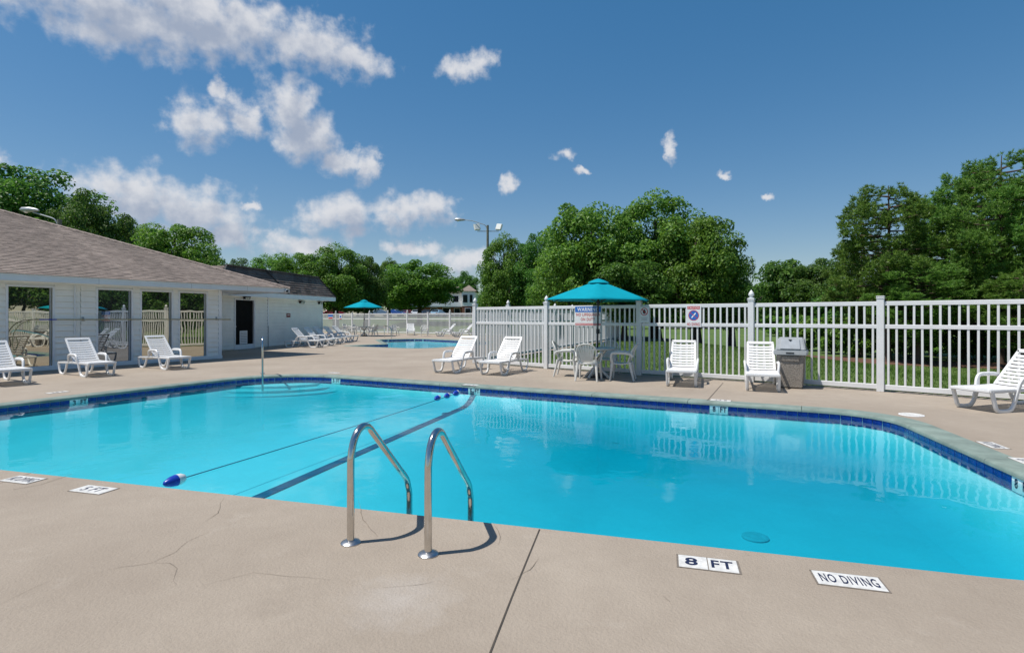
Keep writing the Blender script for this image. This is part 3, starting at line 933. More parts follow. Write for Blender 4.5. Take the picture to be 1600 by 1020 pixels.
def flat_rect(w, h, m, name): return MB().box(-w / 2, w / 2, -h / 2, h / 2, -.0005, .0005).mesh(name, m)


def disc(r, m, name, n=32, r0=0.):
    mb = MB()
    if r0:
        V = [(r * math.cos(2 * math.pi * i / n), r * math.sin(2 * math.pi * i / n), 0) for i in range(n)] + [(r0 * math.cos(2 * math.pi * i / n), r0 * math.sin(2 * math.pi * i / n), 0) for i in range(n)]
        mb.add(V, [(i, (i + 1) % n, n + (i + 1) % n, n + i) for i in range(n)])
    else:
        mb.add([(r * math.cos(2 * math.pi * i / n), r * math.sin(2 * math.pi * i / n), 0) for i in range(n)], [tuple(range(n))])
    me = bpy.data.meshes.new(name); me.from_pydata(mb.v, [], mb.f); me.materials.append(m); return me


s1 = sign_base(919.5, 494, .80, .53, 'white sign with blue WARNING band and red NO LIFEGUARD ON DUTY lettering')
on_sign(s1, flat_rect(.80, .155, M['sign_blue'], 'blue_band'), 0, .1875, 'blue_band', .004)
on_sign(s1, text_mesh('WARNING', .10, M['white_ink'], w=.66, bold=.02), 0, .187)
on_sign(s1, text_mesh('NO LIFEGUARD', .085, M['sign_red'], w=.72, bold=.02), 0, .045)
on_sign(s1, text_mesh('ON DUTY', .085, M['sign_red'], w=.44, bold=.02), 0, -.085)
on_sign(s1, flat_rect(.78, .055, M['sign_red'], 'red_band'), 0, -.22, 'red_band', .004)
for k in range(22):
    on_sign(s1, flat_rect(.016, .026, M['white_ink'], 'small_print'), -.36 + k * .034, -.22, 'small_print', .0055)
s2 = sign_base(1008.5, 491.5, .25, .40, 'small white no dogs sign on the flat topped fence post by the umbrella', 'prohibition_sign', .082)
on_sign(s2, disc(.085, M['black'], 'dog_figure', 5), .0, .075, 'dog_figure', .0045).scale = (.55, .75, 1)
on_sign(s2, disc(.098, M['sign_red'], 'red_ring', 32, .08), 0, .075, 'red_ring', .005)
sl = on_sign(s2, flat_rect(.17, .018, M['sign_red'], 'red_slash'), 0, .075, 'red_slash', .006); sl.rotation_euler = (R(90), R(45), 0)
for k, w in enumerate((.19, .14, .17)): on_sign(s2, flat_rect(w, .013, M['bin_grey'], 'small_print'), 0, -.075 - k * .032, 'small_print', .0045)
s3 = sign_base(1084.5, 494, .36, .52, 'white CAUTION NO DIVING sign with round blue pictogram')
on_sign(s3, flat_rect(.30, .075, M['sign_red'], 'red_band'), 0, .205, 'red_band', .004)
on_sign(s3, text_mesh('CAUTION', .05, M['white_ink'], w=.27, bold=.01), 0, .205)
on_sign(s3, disc(.128, M['sign_red'], 'red_ring'), 0, .02, 'red_ring', .004)
on_sign(s3, disc(.112, M['sign_blue'], 'blue_disc'), 0, .02, 'blue_disc', .005)
f1 = on_sign(s3, flat_rect(.15, .028, M['white_ink'], 'diver_figure'), 0, .02, 'diver_figure', .0055); f1.rotation_euler = (R(90), R(-50), 0)
f1 = on_sign(s3, flat_rect(.22, .013, M['sign_red'], 'red_slash'), 0, .02, 'red_slash', .0065); f1.rotation_euler = (R(90), R(40), 0)
on_sign(s3, text_mesh('NO DIVING!', .078, M['sign_red'], w=.31, bold=.02), 0, -.195)
# boards on the side fence, seen between the pickets
bdir = (FB_END - FA[0]).normalized(); bn = Vector((-bdir.y, bdir.x))
pb = FA[0] + bdir * 8.8 + bn * .06
t = empty('red_notice_board', 'narrow dark red board hung on the side fence behind the WARNING sign', 'sign', (pb.x, pb.y, .62), math.atan2(bdir.y, bdir.x))
MB().box(-.32, .32, -.008, .008, 0, 1.12).build('panel', M['red'], t, bevel=.004)
MB().box(-.2, .2, -.002, .002, .70, .92).build('label_plate', M['sign_white'], t).location = (0, .011, 0)
# small copies of the notices on the far fence
cd = (FB_END - FC0).normalized(); cn = Vector((cd.y, -cd.x))
if cn.y > 0: cn = -cn
for s_, w, h, colr, lb in ((1.35, .75, .5, 'sign_red', 'blue and red notice on the far fence beside the changing block'), (2.95, .36, .5, 'sign_blue', 'small white notice with blue disc on the far fence')):
    q = FC0 + cd * (s_ + .4) + cn * .04
    t = empty('far_notice', lb, 'sign', (q.x, q.y, 1.5), math.atan2(cd.y, cd.x))
    MB().box(-w / 2, w / 2, -.003, .003, -h / 2, h / 2).build('panel', M['sign_white'], t)
    if w > .5:
        on_sign(t, flat_rect(w, h * .42, M['sign_blue'], 'blue_band'), 0, h * .24, 'blue_band', .006)
        on_sign(t, flat_rect(w * .9, h * .3, M['sign_red'], 'red_band'), 0, -h * .25, 'red_band', .006)
    else:
        on_sign(t, disc(.12, M['sign_blue'], 'blue_disc'), 0, .02, 'blue_disc', .006)
        on_sign(t, flat_rect(.3, .07, M['sign_red'], 'red_band'), 0, -.2, 'red_band', .006)

# ---------------------------------------------------------------- pool house
HOUSE_CORNER = 5.46
house = empty('pool_house', 'long cream pool house with brown hip roof and mirrored windows', 'building', (W0.x, W0.y, 0), math.atan2(WU.y, WU.x))
# local frame: x along the wall, -y towards the pool
WIN = [(-.47, .50), (1.61, 2.52), (2.82, 3.74), (4.01, 4.92)]
WZ0, WZ1 = .12, 2.32
solid = [-6.0] + [x for w in WIN for x in w] + [HOUSE_CORNER]
wall = MB()
for i in range(0, len(solid), 2): wall.box(solid[i], solid[i + 1], .02, .17, 0, 2.5)
for a, b in WIN: wall.box(a, b, .02, .17, 0, WZ0 - .002).box(a, b, .02, .17, WZ1 + .002, 2.5)
wall.box(HOUSE_CORNER - .15, HOUSE_CORNER, .172, 7, 0, 2.5)
wall.build('wall', M['siding'], house)
NCO = 14; ch = (2.44 - .10) / NCO
board_cache = {}
for i in range(0, len(solid), 2):
    a, b = solid[i] + .05, solid[i + 1] - .05
    if i == len(solid) - 2: b = solid[i + 1] - .1
    pieces = [(a, b)] if b - a < 1.0 or i == 0 else [(a, a + .60), (a + .63, b)]
    for (x0, x1) in pieces:
        for k in range(NCO):
            z0 = .10 + k * ch
            mb = MB().add([(x0, .018, z0), (x1, .018, z0), (x1, -.028, z0), (x0, -.028, z0), (x0, .018, z0 + ch - .010), (x1, .018, z0 + ch - .010), (x1, .006, z0 + ch - .010), (x0, .006, z0 + ch - .010)],
                          [(0, 1, 2, 3), (7, 6, 5, 4), (3, 2, 6, 7), (0, 4, 5, 1), (0, 3, 7, 4), (1, 5, 6, 2)])
            mb.build('siding_board', M['siding'], house)
for wi, (a, b) in enumerate(WIN):
    fr = MB()
    fr.box(a - .05, a, -.03, .06, WZ0 - .05, WZ1 + .05).box(b, b + .05, -.03, .06, WZ0 - .05, WZ1 + .05)
    fr.box(a, b, -.03, .06, WZ1, WZ1 + .05).box(a, b, -.035, .06, WZ0 - .05, WZ0)
    w = fr.build('window', M['trim'], house)
    MB().box(a, b, .035, .045, WZ0, WZ1).build('pane', M['glass_dark' if wi == 1 else 'glass'], w)
    MB().box(b - .055, b - .03, .012, .034, WZ0, WZ1).box(a, a + .02, .012, .034, WZ0, WZ1).build('sash', M['bin_grey'], w)
MB().box(HOUSE_CORNER - .1, HOUSE_CORNER + .02, -.032, .19, .02, 2.44).build('corner_trim', M['trim'], house, bevel=.004)
MB().tube([(1.02, -.03, .95), (1.02, -.03, 2.4)], .022, 8).build('conduit', M['trim'], house)
MB().box(-6, HOUSE_CORNER + .03, -.05, .0, .0, .095).build('base_board', M['trim'], house)
EZ0, EZ1 = 2.46, 2.64; EV = -.42; EEND = 8.0; BACK = 9.0; PIT = .388
MB().box(-8, EEND, EV - .03, EV, EZ0, EZ1).box(EEND, EEND + .03, EV - .03, BACK, EZ0, EZ1).build('fascia', M['fascia'], house)
for x in (1.45, 4.15, 6.2):
    MB().box(x, x + .008, EV - .034, EV - .0302, EZ0, EZ1).build('fascia_joint', M['bin_grey'], house)
MB().box(-8, EEND, EV + .002, BACK, EZ0 + .02, EZ0 + .04).build('soffit', M['trim'], house)
MB().tube([(-8, EV - .045, EZ1 + .0), (EEND + .03, EV - .045, EZ1)], .012, 6).build('drip_edge', M['trim'], house)
roof = MB()
ez = EZ1 + .005; T = 8.0
roof.add([(-8, EV - .05, ez), (EEND + .05, EV - .05, ez), (EEND + .05 - T, EV - .05 + T, ez + PIT * T), (-8, EV - .05 + T, ez + PIT * T)], [(0, 1, 2, 3)])
roof.add([(EEND + .05, EV - .05, ez), (EEND + .05, EV - .05 + 2 * T, ez), (EEND + .05 - T, EV - .05 + T, ez + PIT * T)], [(0, 1, 2)])
roof.add([(-8, EV - .05 + T, ez + PIT * T), (EEND + .05 - T, EV - .05 + T, ez + PIT * T), (EEND + .05, EV - .05 + 2 * T, ez), (-8, EV - .05 + 2 * T, ez)], [(0, 1, 2, 3)])
rf = roof.build('roof', M['shingle'], house)
expo = .142; cs = math.cos(math.atan(PIT)); nrow = int(7.6 / (expo * cs))
rnd = random.Random(5)


def course(x0, x1, p_of, th, tabw, name, m, parent, ofs):
    """one row of shingle tabs; p_of(x, v, lift) maps along-row, up-slope, height"""
    mb = MB(); x = x0 - ofs
    while x < x1:
        a, b = max(x, x0), min(x + tabw - .006, x1)
        if b - a > .03:
            l = th * rnd.uniform(.75, 1.3); j = rnd.uniform(-.006, .006)
            q = [p_of(a, j, l), p_of(b, j, l), p_of(b, 1.05, .003), p_of(a, 1.05, .003), p_of(a, j, 0), p_of(b, j, 0)]
            mb.add(q, [(0, 1, 2, 3), (4, 5, 1, 0), (4, 0, 3), (5, 2, 1)])
        x += tabw
    if mb.v:
        me = bpy.data.meshes.new(name); me.from_pydata(mb.v, [], mb.f); me.materials.append(m); return link(name, me, parent)


for k in range(nrow):
    t0 = k * expo * cs
    def pf(x, v, l, t0=t0):
        t = t0 + v * expo * cs
        return (x, EV - .07 + t - l * .38, ez + PIT * (t - .02) + .004 + l * .92)
    course(-6.5, EEND + .05 - t0, pf, .016, .32, 'shingle_course', M['shingle'], rf, rnd.uniform(0, .32))
n_cap = 46
for k in range(n_cap):
    t = k * .17
    a = Vector((EEND + .05 - t, EV - .05 + t, ez + PIT * t)); b = Vector((EEND + .05 - t - .19, EV - .05 + t + .19, ez + PIT * (t + .19)))
    side = Vector((.5, .5, 0)) * .22
    up = Vector((0, 0, .035))
    MB().add([a + up + Vector((0, 0, .012)), a - side * 1 + Vector((0, 0, -.02)) , b - side + Vector((0, 0, .0)), b + up, a + side + Vector((0, 0, -.035)), b + side + Vector((0, 0, -.02))],
             [(0, 1, 2, 3), (0, 3, 5, 4), (1, 0, 4)]).build('ridge_cap', M['shingle'], rf)
# rescue pole with its body hook, on brackets along the wall
hp0 = wpt(.02, .13, 1.42)
pole = empty('rescue_pole', 'long yellowed pole with bent body hook hung across the mirrored windows', 'pole', (W0.x, W0.y, 0), math.atan2(WU.y, WU.x))
MB().tube([(.18, -.13, 1.425), (5.75, -.13, 1.41)], .017, 8).build('shaft', M['pole_yellow'], pole, smooth=True)
MB().tube([(.16, -.13, 1.425), (.55, -.13, 1.424)], .0185, 8).build('blue_sleeve', M['float_blue'], pole)
MB().tube(smooth_path([(.17, -.13, 1.425), (-.05, -.14, 1.41), (-.25, -.15, 1.30), (-.38, -.16, 1.10), (-.43, -.17, .85), (-.40, -.18, .62), (-.33, -.2, .75), (-.36, -.2, .95)], 5), .011, 8).build('body_hook', M['pole_yellow'], pole, smooth=True)
for x in (1.22, 5.28):
    b = MB().tube(smooth_path([(x, -.02, 1.45), (x, -.1, 1.40), (x, -.14, 1.385), (x, -.165, 1.41), (x, -.16, 1.45)], 4), .009, 6).build('bracket', M['steel_dull'], pole)
    MB().box(x - .03, x + .03, -.032, -.022, 1.38, 1.5).build('bracket_plate', M['bin_grey'], b)
cp = empty('dome_camera', 'white round security camera on the end of the pool house fascia', 'camera', wpt(7.86, .47, 2.52), math.atan2(WU.y, WU.x))
MB().lathe([(.075, 0), (.075, .05), (.066, .06)], 18, (0, 0, 0), Matrix.Rotation(R(90), 4, 'X')).build('housing', M['plastic'], cp, smooth=True)
MB().lathe([(.056, .055), (.05, .085), (.03, .108), (.004, .116)], 16, (0, 0, 0), Matrix.Rotation(R(90), 4, 'X')).build('dome', M['car_glass'], cp, smooth=True)

# ---------------------------------------------------------------- changing block
blk = empty('changing_block', 'cream sided changing block with dark shingled mansard roof', 'building', (N0.x, N0.y, 0), math.atan2(NU.y, NU.x))
LEND = 8.39; D0, D1, DT = .86, 2.16, 2.28
mb = MB().box(-3, D0 - .06, .02, .2, 0, 2.6).box(D1 + .06, LEND, .02, .2, 0, 2.6).box(D0 - .06, D1 + .06, .02, .2, DT + .06, 2.6).box(LEND - .18, LEND - .001, .2, 7, 0, 2.6)
mb.build('wall', M['siding'], blk)
for (x0, x1) in ((-2.9, D0 - .09), (D1 + .09, 3.19), (3.28, LEND - .06)):
    for k in range(15):
        z0 = .05 + k * .165
        if z0 > 2.5: break
        MB().add([(x0, .018, z0), (x1, .018, z0), (x1, -.030, z0), (x0, -.030, z0), (x0, .018, z0 + .152), (x1, .018, z0 + .152), (x1, .006, z0 + .152), (x0, .006, z0 + .152)],
                 [(0, 1, 2, 3), (7, 6, 5, 4), (3, 2, 6, 7), (0, 4, 5, 1), (0, 3, 7, 4), (1, 5, 6, 2)]).build('siding_board', M['siding'], blk)
for k in range(3):
    z0 = DT + .09 + k * .1
    MB().box(D0 - .088, D1 + .088, -.02, .018, z0, z0 + .096).build('siding_board', M['siding'], blk)
MB().box(3.2, 3.27, -.032, .018, 0, 2.5).build('seam_trim', M['trim'], blk)
MB().box(3.21, 3.25, -.05, -.034, 0, 1.05).build('downpipe', M['galv'], blk)
MB().box(LEND - .055, LEND + .02, -.034, .21, 0, 2.5).build('corner_trim', M['trim'], blk)
dr_ = MB().box(D0, D1, .05, .10, .22, DT).build('door', M['door'], blk)
MB().lathe([(.03, 0), (.03, .03), (.038, .05), (.02, .07)], 12, (D0 + .1, .05, 1.02), None).build('handle', M['steel_dull'], dr_)
fr = MB().box(D0 - .085, D0, -.034, .09, 0, DT + .08).box(D1, D1 + .085, -.034, .09, 0, DT + .08).box(D0, D1, -.034, .09, DT, DT + .08)
fr.build('frame', M['trim'], dr_, bevel=.004)
MB().box(D0 + .36, D0 + .88, .03, .049, .24, .85).build('vent_grille', M['trim'], dr_)
vs = MB()
for k in range(7): vs.box(D0 + .41, D0 + .83, .022, .029, .30 + k * .075, .335 + k * .075)
vs.build('vent_louvre', M['bin_grey'], dr_)
MB().box(D0, D1, -.01, .12, .0, .218).build('threshold', M['trim'], blk)
for x, z in ((1.52, 2.42), (6.1, 2.34), (8.05, 2.34)):
    l = empty('wall_light', {1.52: 'black wall light with frosted bowl above the dark door', 6.1: 'black wall light on the side of the changing block above the red plate', 8.05: 'black wall light at the far corner of the changing block'}[x], 'wall light', npt(x, .03, z), math.atan2(NU.y, NU.x), 'wall lights on the changing block')
    MB().box(-.20, .20, -.16, .0, .0, .035).build('hood', M['black'], l, bevel=.008)
    MB().box(-.15, .15, -.13, -.002, -.09, -.0005).build('diffuser', M['lamp_glass'], l, bevel=.02)
    MB().box(-.16, -.15, -.135, -.001, -.10, -.0008).box(.15, .16, -.135, -.001, -.10, -.0008).box(-.01, .01, -.138, -.131, -.10, -.0008).bar((-.155, -.13, -.10), (.155, -.13, -.10), .008, .008).build('cage', M['black'], l)
p = npt(4.95, .032, 1.58)
rs_ = empty('red_notice', 'small red notice plate on the wall of the changing block', 'sign', p, math.atan2(NU.y, NU.x))
MB().box(-.17, .17, -.004, .004, -.10, .10).build('panel', M['red'], rs_, bevel=.002)
MB().box(-.11, .11, -.0015, .0015, .0, .045).build('print', M['sign_white'], rs_).location = (0, -.0062, 0)
# mansard
ez2 = 2.66; mo = -.5; ml, mr_, mtop = -1.0, LEND + .6, 3.82
MB().box(ml, mr_, mo - .03, mo, 2.44, ez2).box(mr_, mr_ + .03, mo - .03, 7.5, 2.44, ez2).build('fascia', M['fascia'], blk)
MB().box(ml, mr_, mo + .002, 7.5, 2.46, 2.48).build('soffit', M['trim'], blk)
top_in = .72
core = MB()
core.add([(ml, mo - .03, ez2), (mr_ + .03, mo - .03, ez2), (mr_ + .03, 7.5, ez2), (ml, 7.5, ez2),
          (ml + 1.55, mo + top_in, mtop), (mr_ - .72, mo + top_in, mtop), (mr_ - .72, 6.8, mtop), (ml + 1.55, 6.8, mtop)],
         [(0, 1, 5, 4), (1, 2, 6, 5), (2, 3, 7, 6), (3, 0, 4, 7), (4, 5, 6, 7)])
mroof = core.build('mansard_roof', M['shingle_dark'], blk)
nr = 9
for k in range(nr):
    v0 = k / nr; v1 = (k + 1) / nr
    def pf2(x, v, l, v0=v0):
        w = v0 + v * (1 / nr)
        return (x, mo - .03 + (top_in + .03) * w - l * .84, ez2 + (mtop - ez2) * w + l * .5 + .002)
    course(ml + 1.55 * v0, mr_ + .03 - .75 * v0, pf2, .022, .46, 'shingle_course', M['shingle_dark'], mroof, rnd.uniform(0, .4))
MB().bar((ml + 1.55, mo + top_in - .01, mtop + .03), (mr_ - .72, mo + top_in - .01, mtop + .03), .16, .05).build('roof_edge', M['shingle_dark'], mroof)
MB().bar((mr_ + .04, mo - .05, ez2 + .02), (mr_ - .71, mo + top_in - .02, mtop + .04), .06, .04).build('hip_flashing', M['bark'], mroof)
MB().bar((4.2, mo - .06, ez2 + .02), (3.35, mo + top_in - .03, mtop + .02), .05, .03).build('valley_flashing', M['black'], mroof)
MB().bar((ml + .02, mo - .05, ez2 + .02), (ml + 1.56, mo + top_in - .02, mtop + .04), .06, .04).build('hip_flashing', M['black'], mroof)


# ---------------------------------------------------------------- sun loungers
def make_lounger():
    t = empty('sun_lounger', 'x', 'sun lounger')
    m = M['plastic']; hw = .29
    for s in (-1, 1):
        y = s * hw
        side = MB()
        side.bar((.22, y, .335), (-.72, y, .335), .045, .055).bar((-.72, y, .335), (-1.62, y, .30), .045, .055)
        side.build('side_rail', m, t, bevel=.012)
        fl_ = smooth_path([(.17, y, .33), (.12, y, .17), (.07, y, .05), (.0, y, .022), (-.16, y, .022), (-.25, y, .06), (-.33, y, .2), (-.37, y, .33)], 4)
        MB().tube(fl_, .028, 8, sx=1.25).build('front_leg', m, t, smooth=True)
        ar = smooth_path([(-.30, y * 1.02, .16), (-.36, y * 1.06, .34), (-.40, y * 1.10, .46), (-.47, y * 1.12, .525), (-.60, y * 1.12, .535), (-.80, y * 1.12, .53), (-.90, y * 1.10, .50), (-.94, y * 1.06, .42), (-.95, y, .33)], 4)
        MB().tube(ar, .026, 8, sx=1.3).build('arm_rest', m, t, smooth=True)
        rl = smooth_path([(-1.6, y, .30), (-1.56, y, .15), (-1.50, y, .05), (-1.44, y, .022), (-1.28, y, .022), (-1.20, y, .07), (-1.12, y, .2), (-1.08, y, .31)], 4)
        MB().tube(rl, .026, 8, sx=1.2).build('rear_leg', m, t, smooth=True)
    MB().box(.185, .235, -.31, .31, .31, .365).build('foot_bar', m, t, bevel=.014)
    MB().box(-1.64, -1.59, -.30, .30, .275, .325).build('rear_bar', m, t, bevel=.014)
    # slats, very slightly dished
    def slat(name, cx, cz, w, hwid, tilt, n=6, dish=.014, th=.018):
        V = []; Fc = []
        for i in range(n + 1):
            yy = -hwid + 2 * hwid * i / n; d = -dish * (1 - (yy / hwid) ** 2)
            for a, b in ((-w / 2, 0), (w / 2, 0), (w / 2, -th), (-w / 2, -th)):
                V.append((a, yy, b + d))
        for i in range(n):
            for k in range(4): Fc.append((i * 4 + k, i * 4 + (k + 1) % 4, (i + 1) * 4 + (k + 1) % 4, (i + 1) * 4 + k))
        Fc += [(3, 2, 1, 0), (n * 4, n * 4 + 1, n * 4 + 2, n * 4 + 3)]
        me = MB().add(V, Fc).mesh(name, m, bevel=.004, seg=1)
        return me
    sl1 = slat('slat', 0, 0, .083, .285, 0); sl2 = slat('slat', 0, 0, .053, .245, 0)
    for k in range(9):
        x = .14 - k * .10
        o = link('slat', sl1, t); o.location = (x, 0, .368 - .012 * math.sin(math.pi * k / 8))
    # backrest
    bx, bz, tx, tz_ = -.72, .365, -1.27, .93
    L_ = math.hypot(tx - bx, tz_ - bz); ang = math.atan2(tz_ - bz, bx - tx)
    br = MB()
    for s in (-1, 1): br.bar((0, s * .265, 0), (-L_, s * .25, 0), .05, .03)
    for k in range(2): br.bar((-.05, (-.085, .085)[k], -.018), (-L_ + .04, (-.08, .08)[k], -.018), .018, .02)
    br.box(-L_ - .02, -L_ + .055, -.272, .272, -.015, .015)
    bo = br.build('backrest', m, t, bevel=.010); bo.location = (bx, 0, bz); bo.rotation_euler = (0, ang, 0)
    for k in range(9):
        o = link('slat', sl2, bo); o.location = (-.035 - k * (L_ - .09) / 9, 0, .008)
    MB().tube([(-.98, -.2, .60), (-1.12, -.2, .33)], .014, 6).tube([(-.98, .2, .60), (-1.12, .2, .33)], .014, 6).build('prop', m, t)
    return t


lg = make_lounger()
G1 = 'white sun loungers around the pools'
first = [True]


def lounger(x, y, ax, ay, label, scale=1.):
    rz = math.atan2(ay, ax)
    if first[0]:
        o = lg; o.location = (x, y, 0); o.rotation_euler = (0, 0, rz); first[0] = False
    else: o = dup(lg, (x, y, 0), rz)
    o['label'] = label; o['group'] = G1
    return o


lounger(-11.0, 11.95, .85, -.53, 'white lounger beside the window where the pole hook hangs')
lounger(-10.42, 13.72, .85, -.53, 'white lounger in front of the plain wall between the hook window and the dark window')
lounger(-9.62, 15.6, .85, -.53, 'white lounger in front of the corner windows of the pool house')
lounger(-1.77, 14.57, -.42, -.907, 'white lounger in front of the fence corner post')
lounger(-.49, 14.05, -.42, -.907, 'white lounger between the corner post lounger and the umbrella table')
lounger(3.66, 11.75, -.34, -.94, 'white lounger with raised back under the NO DIVING fence sign')
lounger(5.07, 11.0, -.38, -.925, 'white lounger with raised back right beside the trash bin')
lounger(7.55, 8.78, -.957, -.25, 'white lounger alone at the lawn fence past the trash bin')
rowd = [(460, 27.0), (479, 28.6), (493, 30.2), (508, 31.9), (522, 33.6)]
for k, (px, d) in enumerate(rowd):
    x = (px - 800) / F * d
    lounger(x + 1.3, d - .35, .985, -.17, ['first lounger of the row along the changing block wall, beside the downpipe', 'second lounger of the row along the changing block wall',
            'middle lounger of the five along the changing block wall', 'fourth lounger of the row along the changing block wall', 'last lounger of the row, at the far corner of the changing block'][k])
p = gp(640, 524); lounger(p.x + .1, p.y, .2, -.98, 'lounger between two armchairs at the far fence')
p = gp(686, 525.5); lounger(p.x, p.y, -.9, -.43, 'lounger at the far fence beyond the wading pool, next to the single armchair')
p = gp(713, 526.5); lounger(p.x, p.y, -.9, -.43, 'lounger at the far fence beyond the wading pool, next to the corner post')


# ---------------------------------------------------------------- resin armchairs
def make_chair():
    t = empty('resin_armchair', 'x', 'chair')
    m = M['plastic_old']
    # seat faces +x
    V = []; Fc = []; n = 8
    for i in range(n + 1):
        x = .23 - .46 * i / n; hw = .235 - .02 * i / n; z = .425 - .03 * math.sin(math.pi * min(1, i / n * 1.1)) - .006 * i / n
        if i == 0: z -= .02
        for a in (-1, -.5, 0, .5, 1): V.append((x, a * hw, z - .012 * (1 - a * a)))
    for i in range(n):
        for k in range(4): Fc.append((i * 5 + k, i * 5 + k + 1, (i + 1) * 5 + k + 1, (i + 1) * 5 + k))
    nv = len(V); V += [(x, y, z - .022) for x, y, z in V]; Fc += [tuple(nv + q for q in f[::-1]) for f in Fc]
    rim = [k for k in range(5)] + [i * 5 + 4 for i in range(1, n + 1)] + [n * 5 + k for k in (3, 2, 1, 0)] + [i * 5 for i in range(n - 1, 0, -1)]
    Fc += [(rim[i], rim[(i + 1) % len(rim)], nv + rim[(i + 1) % len(rim)], nv + rim[i]) for i in range(len(rim))]
    MB().add(V, Fc).build('seat', m, t, smooth=True)
    # back: arched rim and fanned slats
    def bp(u, w):   # u across -1..1, w up 0..1 -> point on the leaning, curved back
        return Vector((-.215 - .15 * w + .055 * u * u, u * (.205 + .045 * w), .43 + .44 * w))
    arch = [bp(-1, 0), bp(-1, .25), bp(-1, .5)] + [bp(math.cos(a), .55 + .45 * math.sin(a)) for a in [math.pi - math.pi * i / 12 for i in range(13)]] + [bp(1, .5), bp(1, .25), bp(1, 0)]
    bk = MB().tube(smooth_path(arch, 2), .021, 8, sx=.8).bar(bp(-.95, .06), bp(.95, .06), .02, .07).build('backrest', m, t, smooth=True)
    for k in range(7):
        u = -.72 + k * .24
        top = .55 + .45 * math.sqrt(max(0, 1 - (u * 1.08) ** 2)) - .03
        a, b = bp(u * .72, .08), bp(u * 1.08, top)
        MB().bar(a, b, .048, .012, up=(1, 0, .2)).build('back_slat', m, bk, bevel=.004, seg=1)
    for s in (-1, 1):
        MB().tube(smooth_path([(.20, s * .245, .41), (.225, s * .275, .55), (.20, s * .285, .635), (.12, s * .288, .65), (-.08, s * .28, .645), (-.22, s * .255, .62), (-.27, s * .235, .56)], 4), .023, 8, sx=1.35).build('arm', m, t, smooth=True)
        MB().tube([(.205, s * .235, .42), (.225, s * .25, .22), (.25, s * .265, .0)], [.034, .028, .021], 8).build('leg', m, t, smooth=True)
        MB().tube([(-.20, s * .215, .43), (-.245, s * .235, .22), (-.30, s * .255, .0)], [.036, .028, .021], 8).build('leg', m, t, smooth=True)
    return t


ch0 = make_chair(); cfirst = [True]
G2 = 'white resin armchairs'


def chair(x, y, ang, label):
    if cfirst[0]:
        o = ch0; o.location = (x, y, 0); o.rotation_euler = (0, 0, ang); cfirst[0] = False
    else: o = dup(ch0, (x, y, 0), ang)
    o['label'] = label; o['group'] = G2; return o


TBL = Vector((2.12, 13.55))
for dx, dy, lb in ((-.72, .28, 'white resin armchair at the umbrella table, side-on next to the fence post with finial'), (-.30, -.62, 'white resin armchair with its fanned back turned to the pool'),
                   (.52, -.50, 'white resin armchair at the umbrella table on the NO DIVING sign side'), (.36, .72, 'white resin armchair between the umbrella table and the fence')):
    ang = math.atan2(-dy, -dx)
    if dy == -.62: ang += .12
    if dx == .52: ang += .45
    if dx == -.72: ang += .1
    chair(TBL.x + dx, TBL.y + dy, ang, lb)


# ---------------------------------------------------------------- tables and parasols
def make_table():
    t = empty('patio_table', 'x', 'table'); m = M['plastic_old']
    MB().lathe([(.02, .70), (.40, .70), (.44, .69), (.455, .70), (.46, .72), (.45, .735), (.02, .735)], 36).build('table_top', m, t, smooth=True)
    for k in range(4):
        a = math.pi / 4 + k * math.pi / 2; c, s = math.cos(a), math.sin(a)
        MB().bar((c * .36, s * .36, .0), (-c * .05, -s * .05, .36), .06, .045).bar((-c * .03, -s * .03, .34), (c * .28, s * .28, .70), .055, .04).build('leg', m, t, bevel=.008)
    MB().lathe([(.05, .30), (.05, .42), (.04, .43)], 14).build('collar', m, t)
    return t


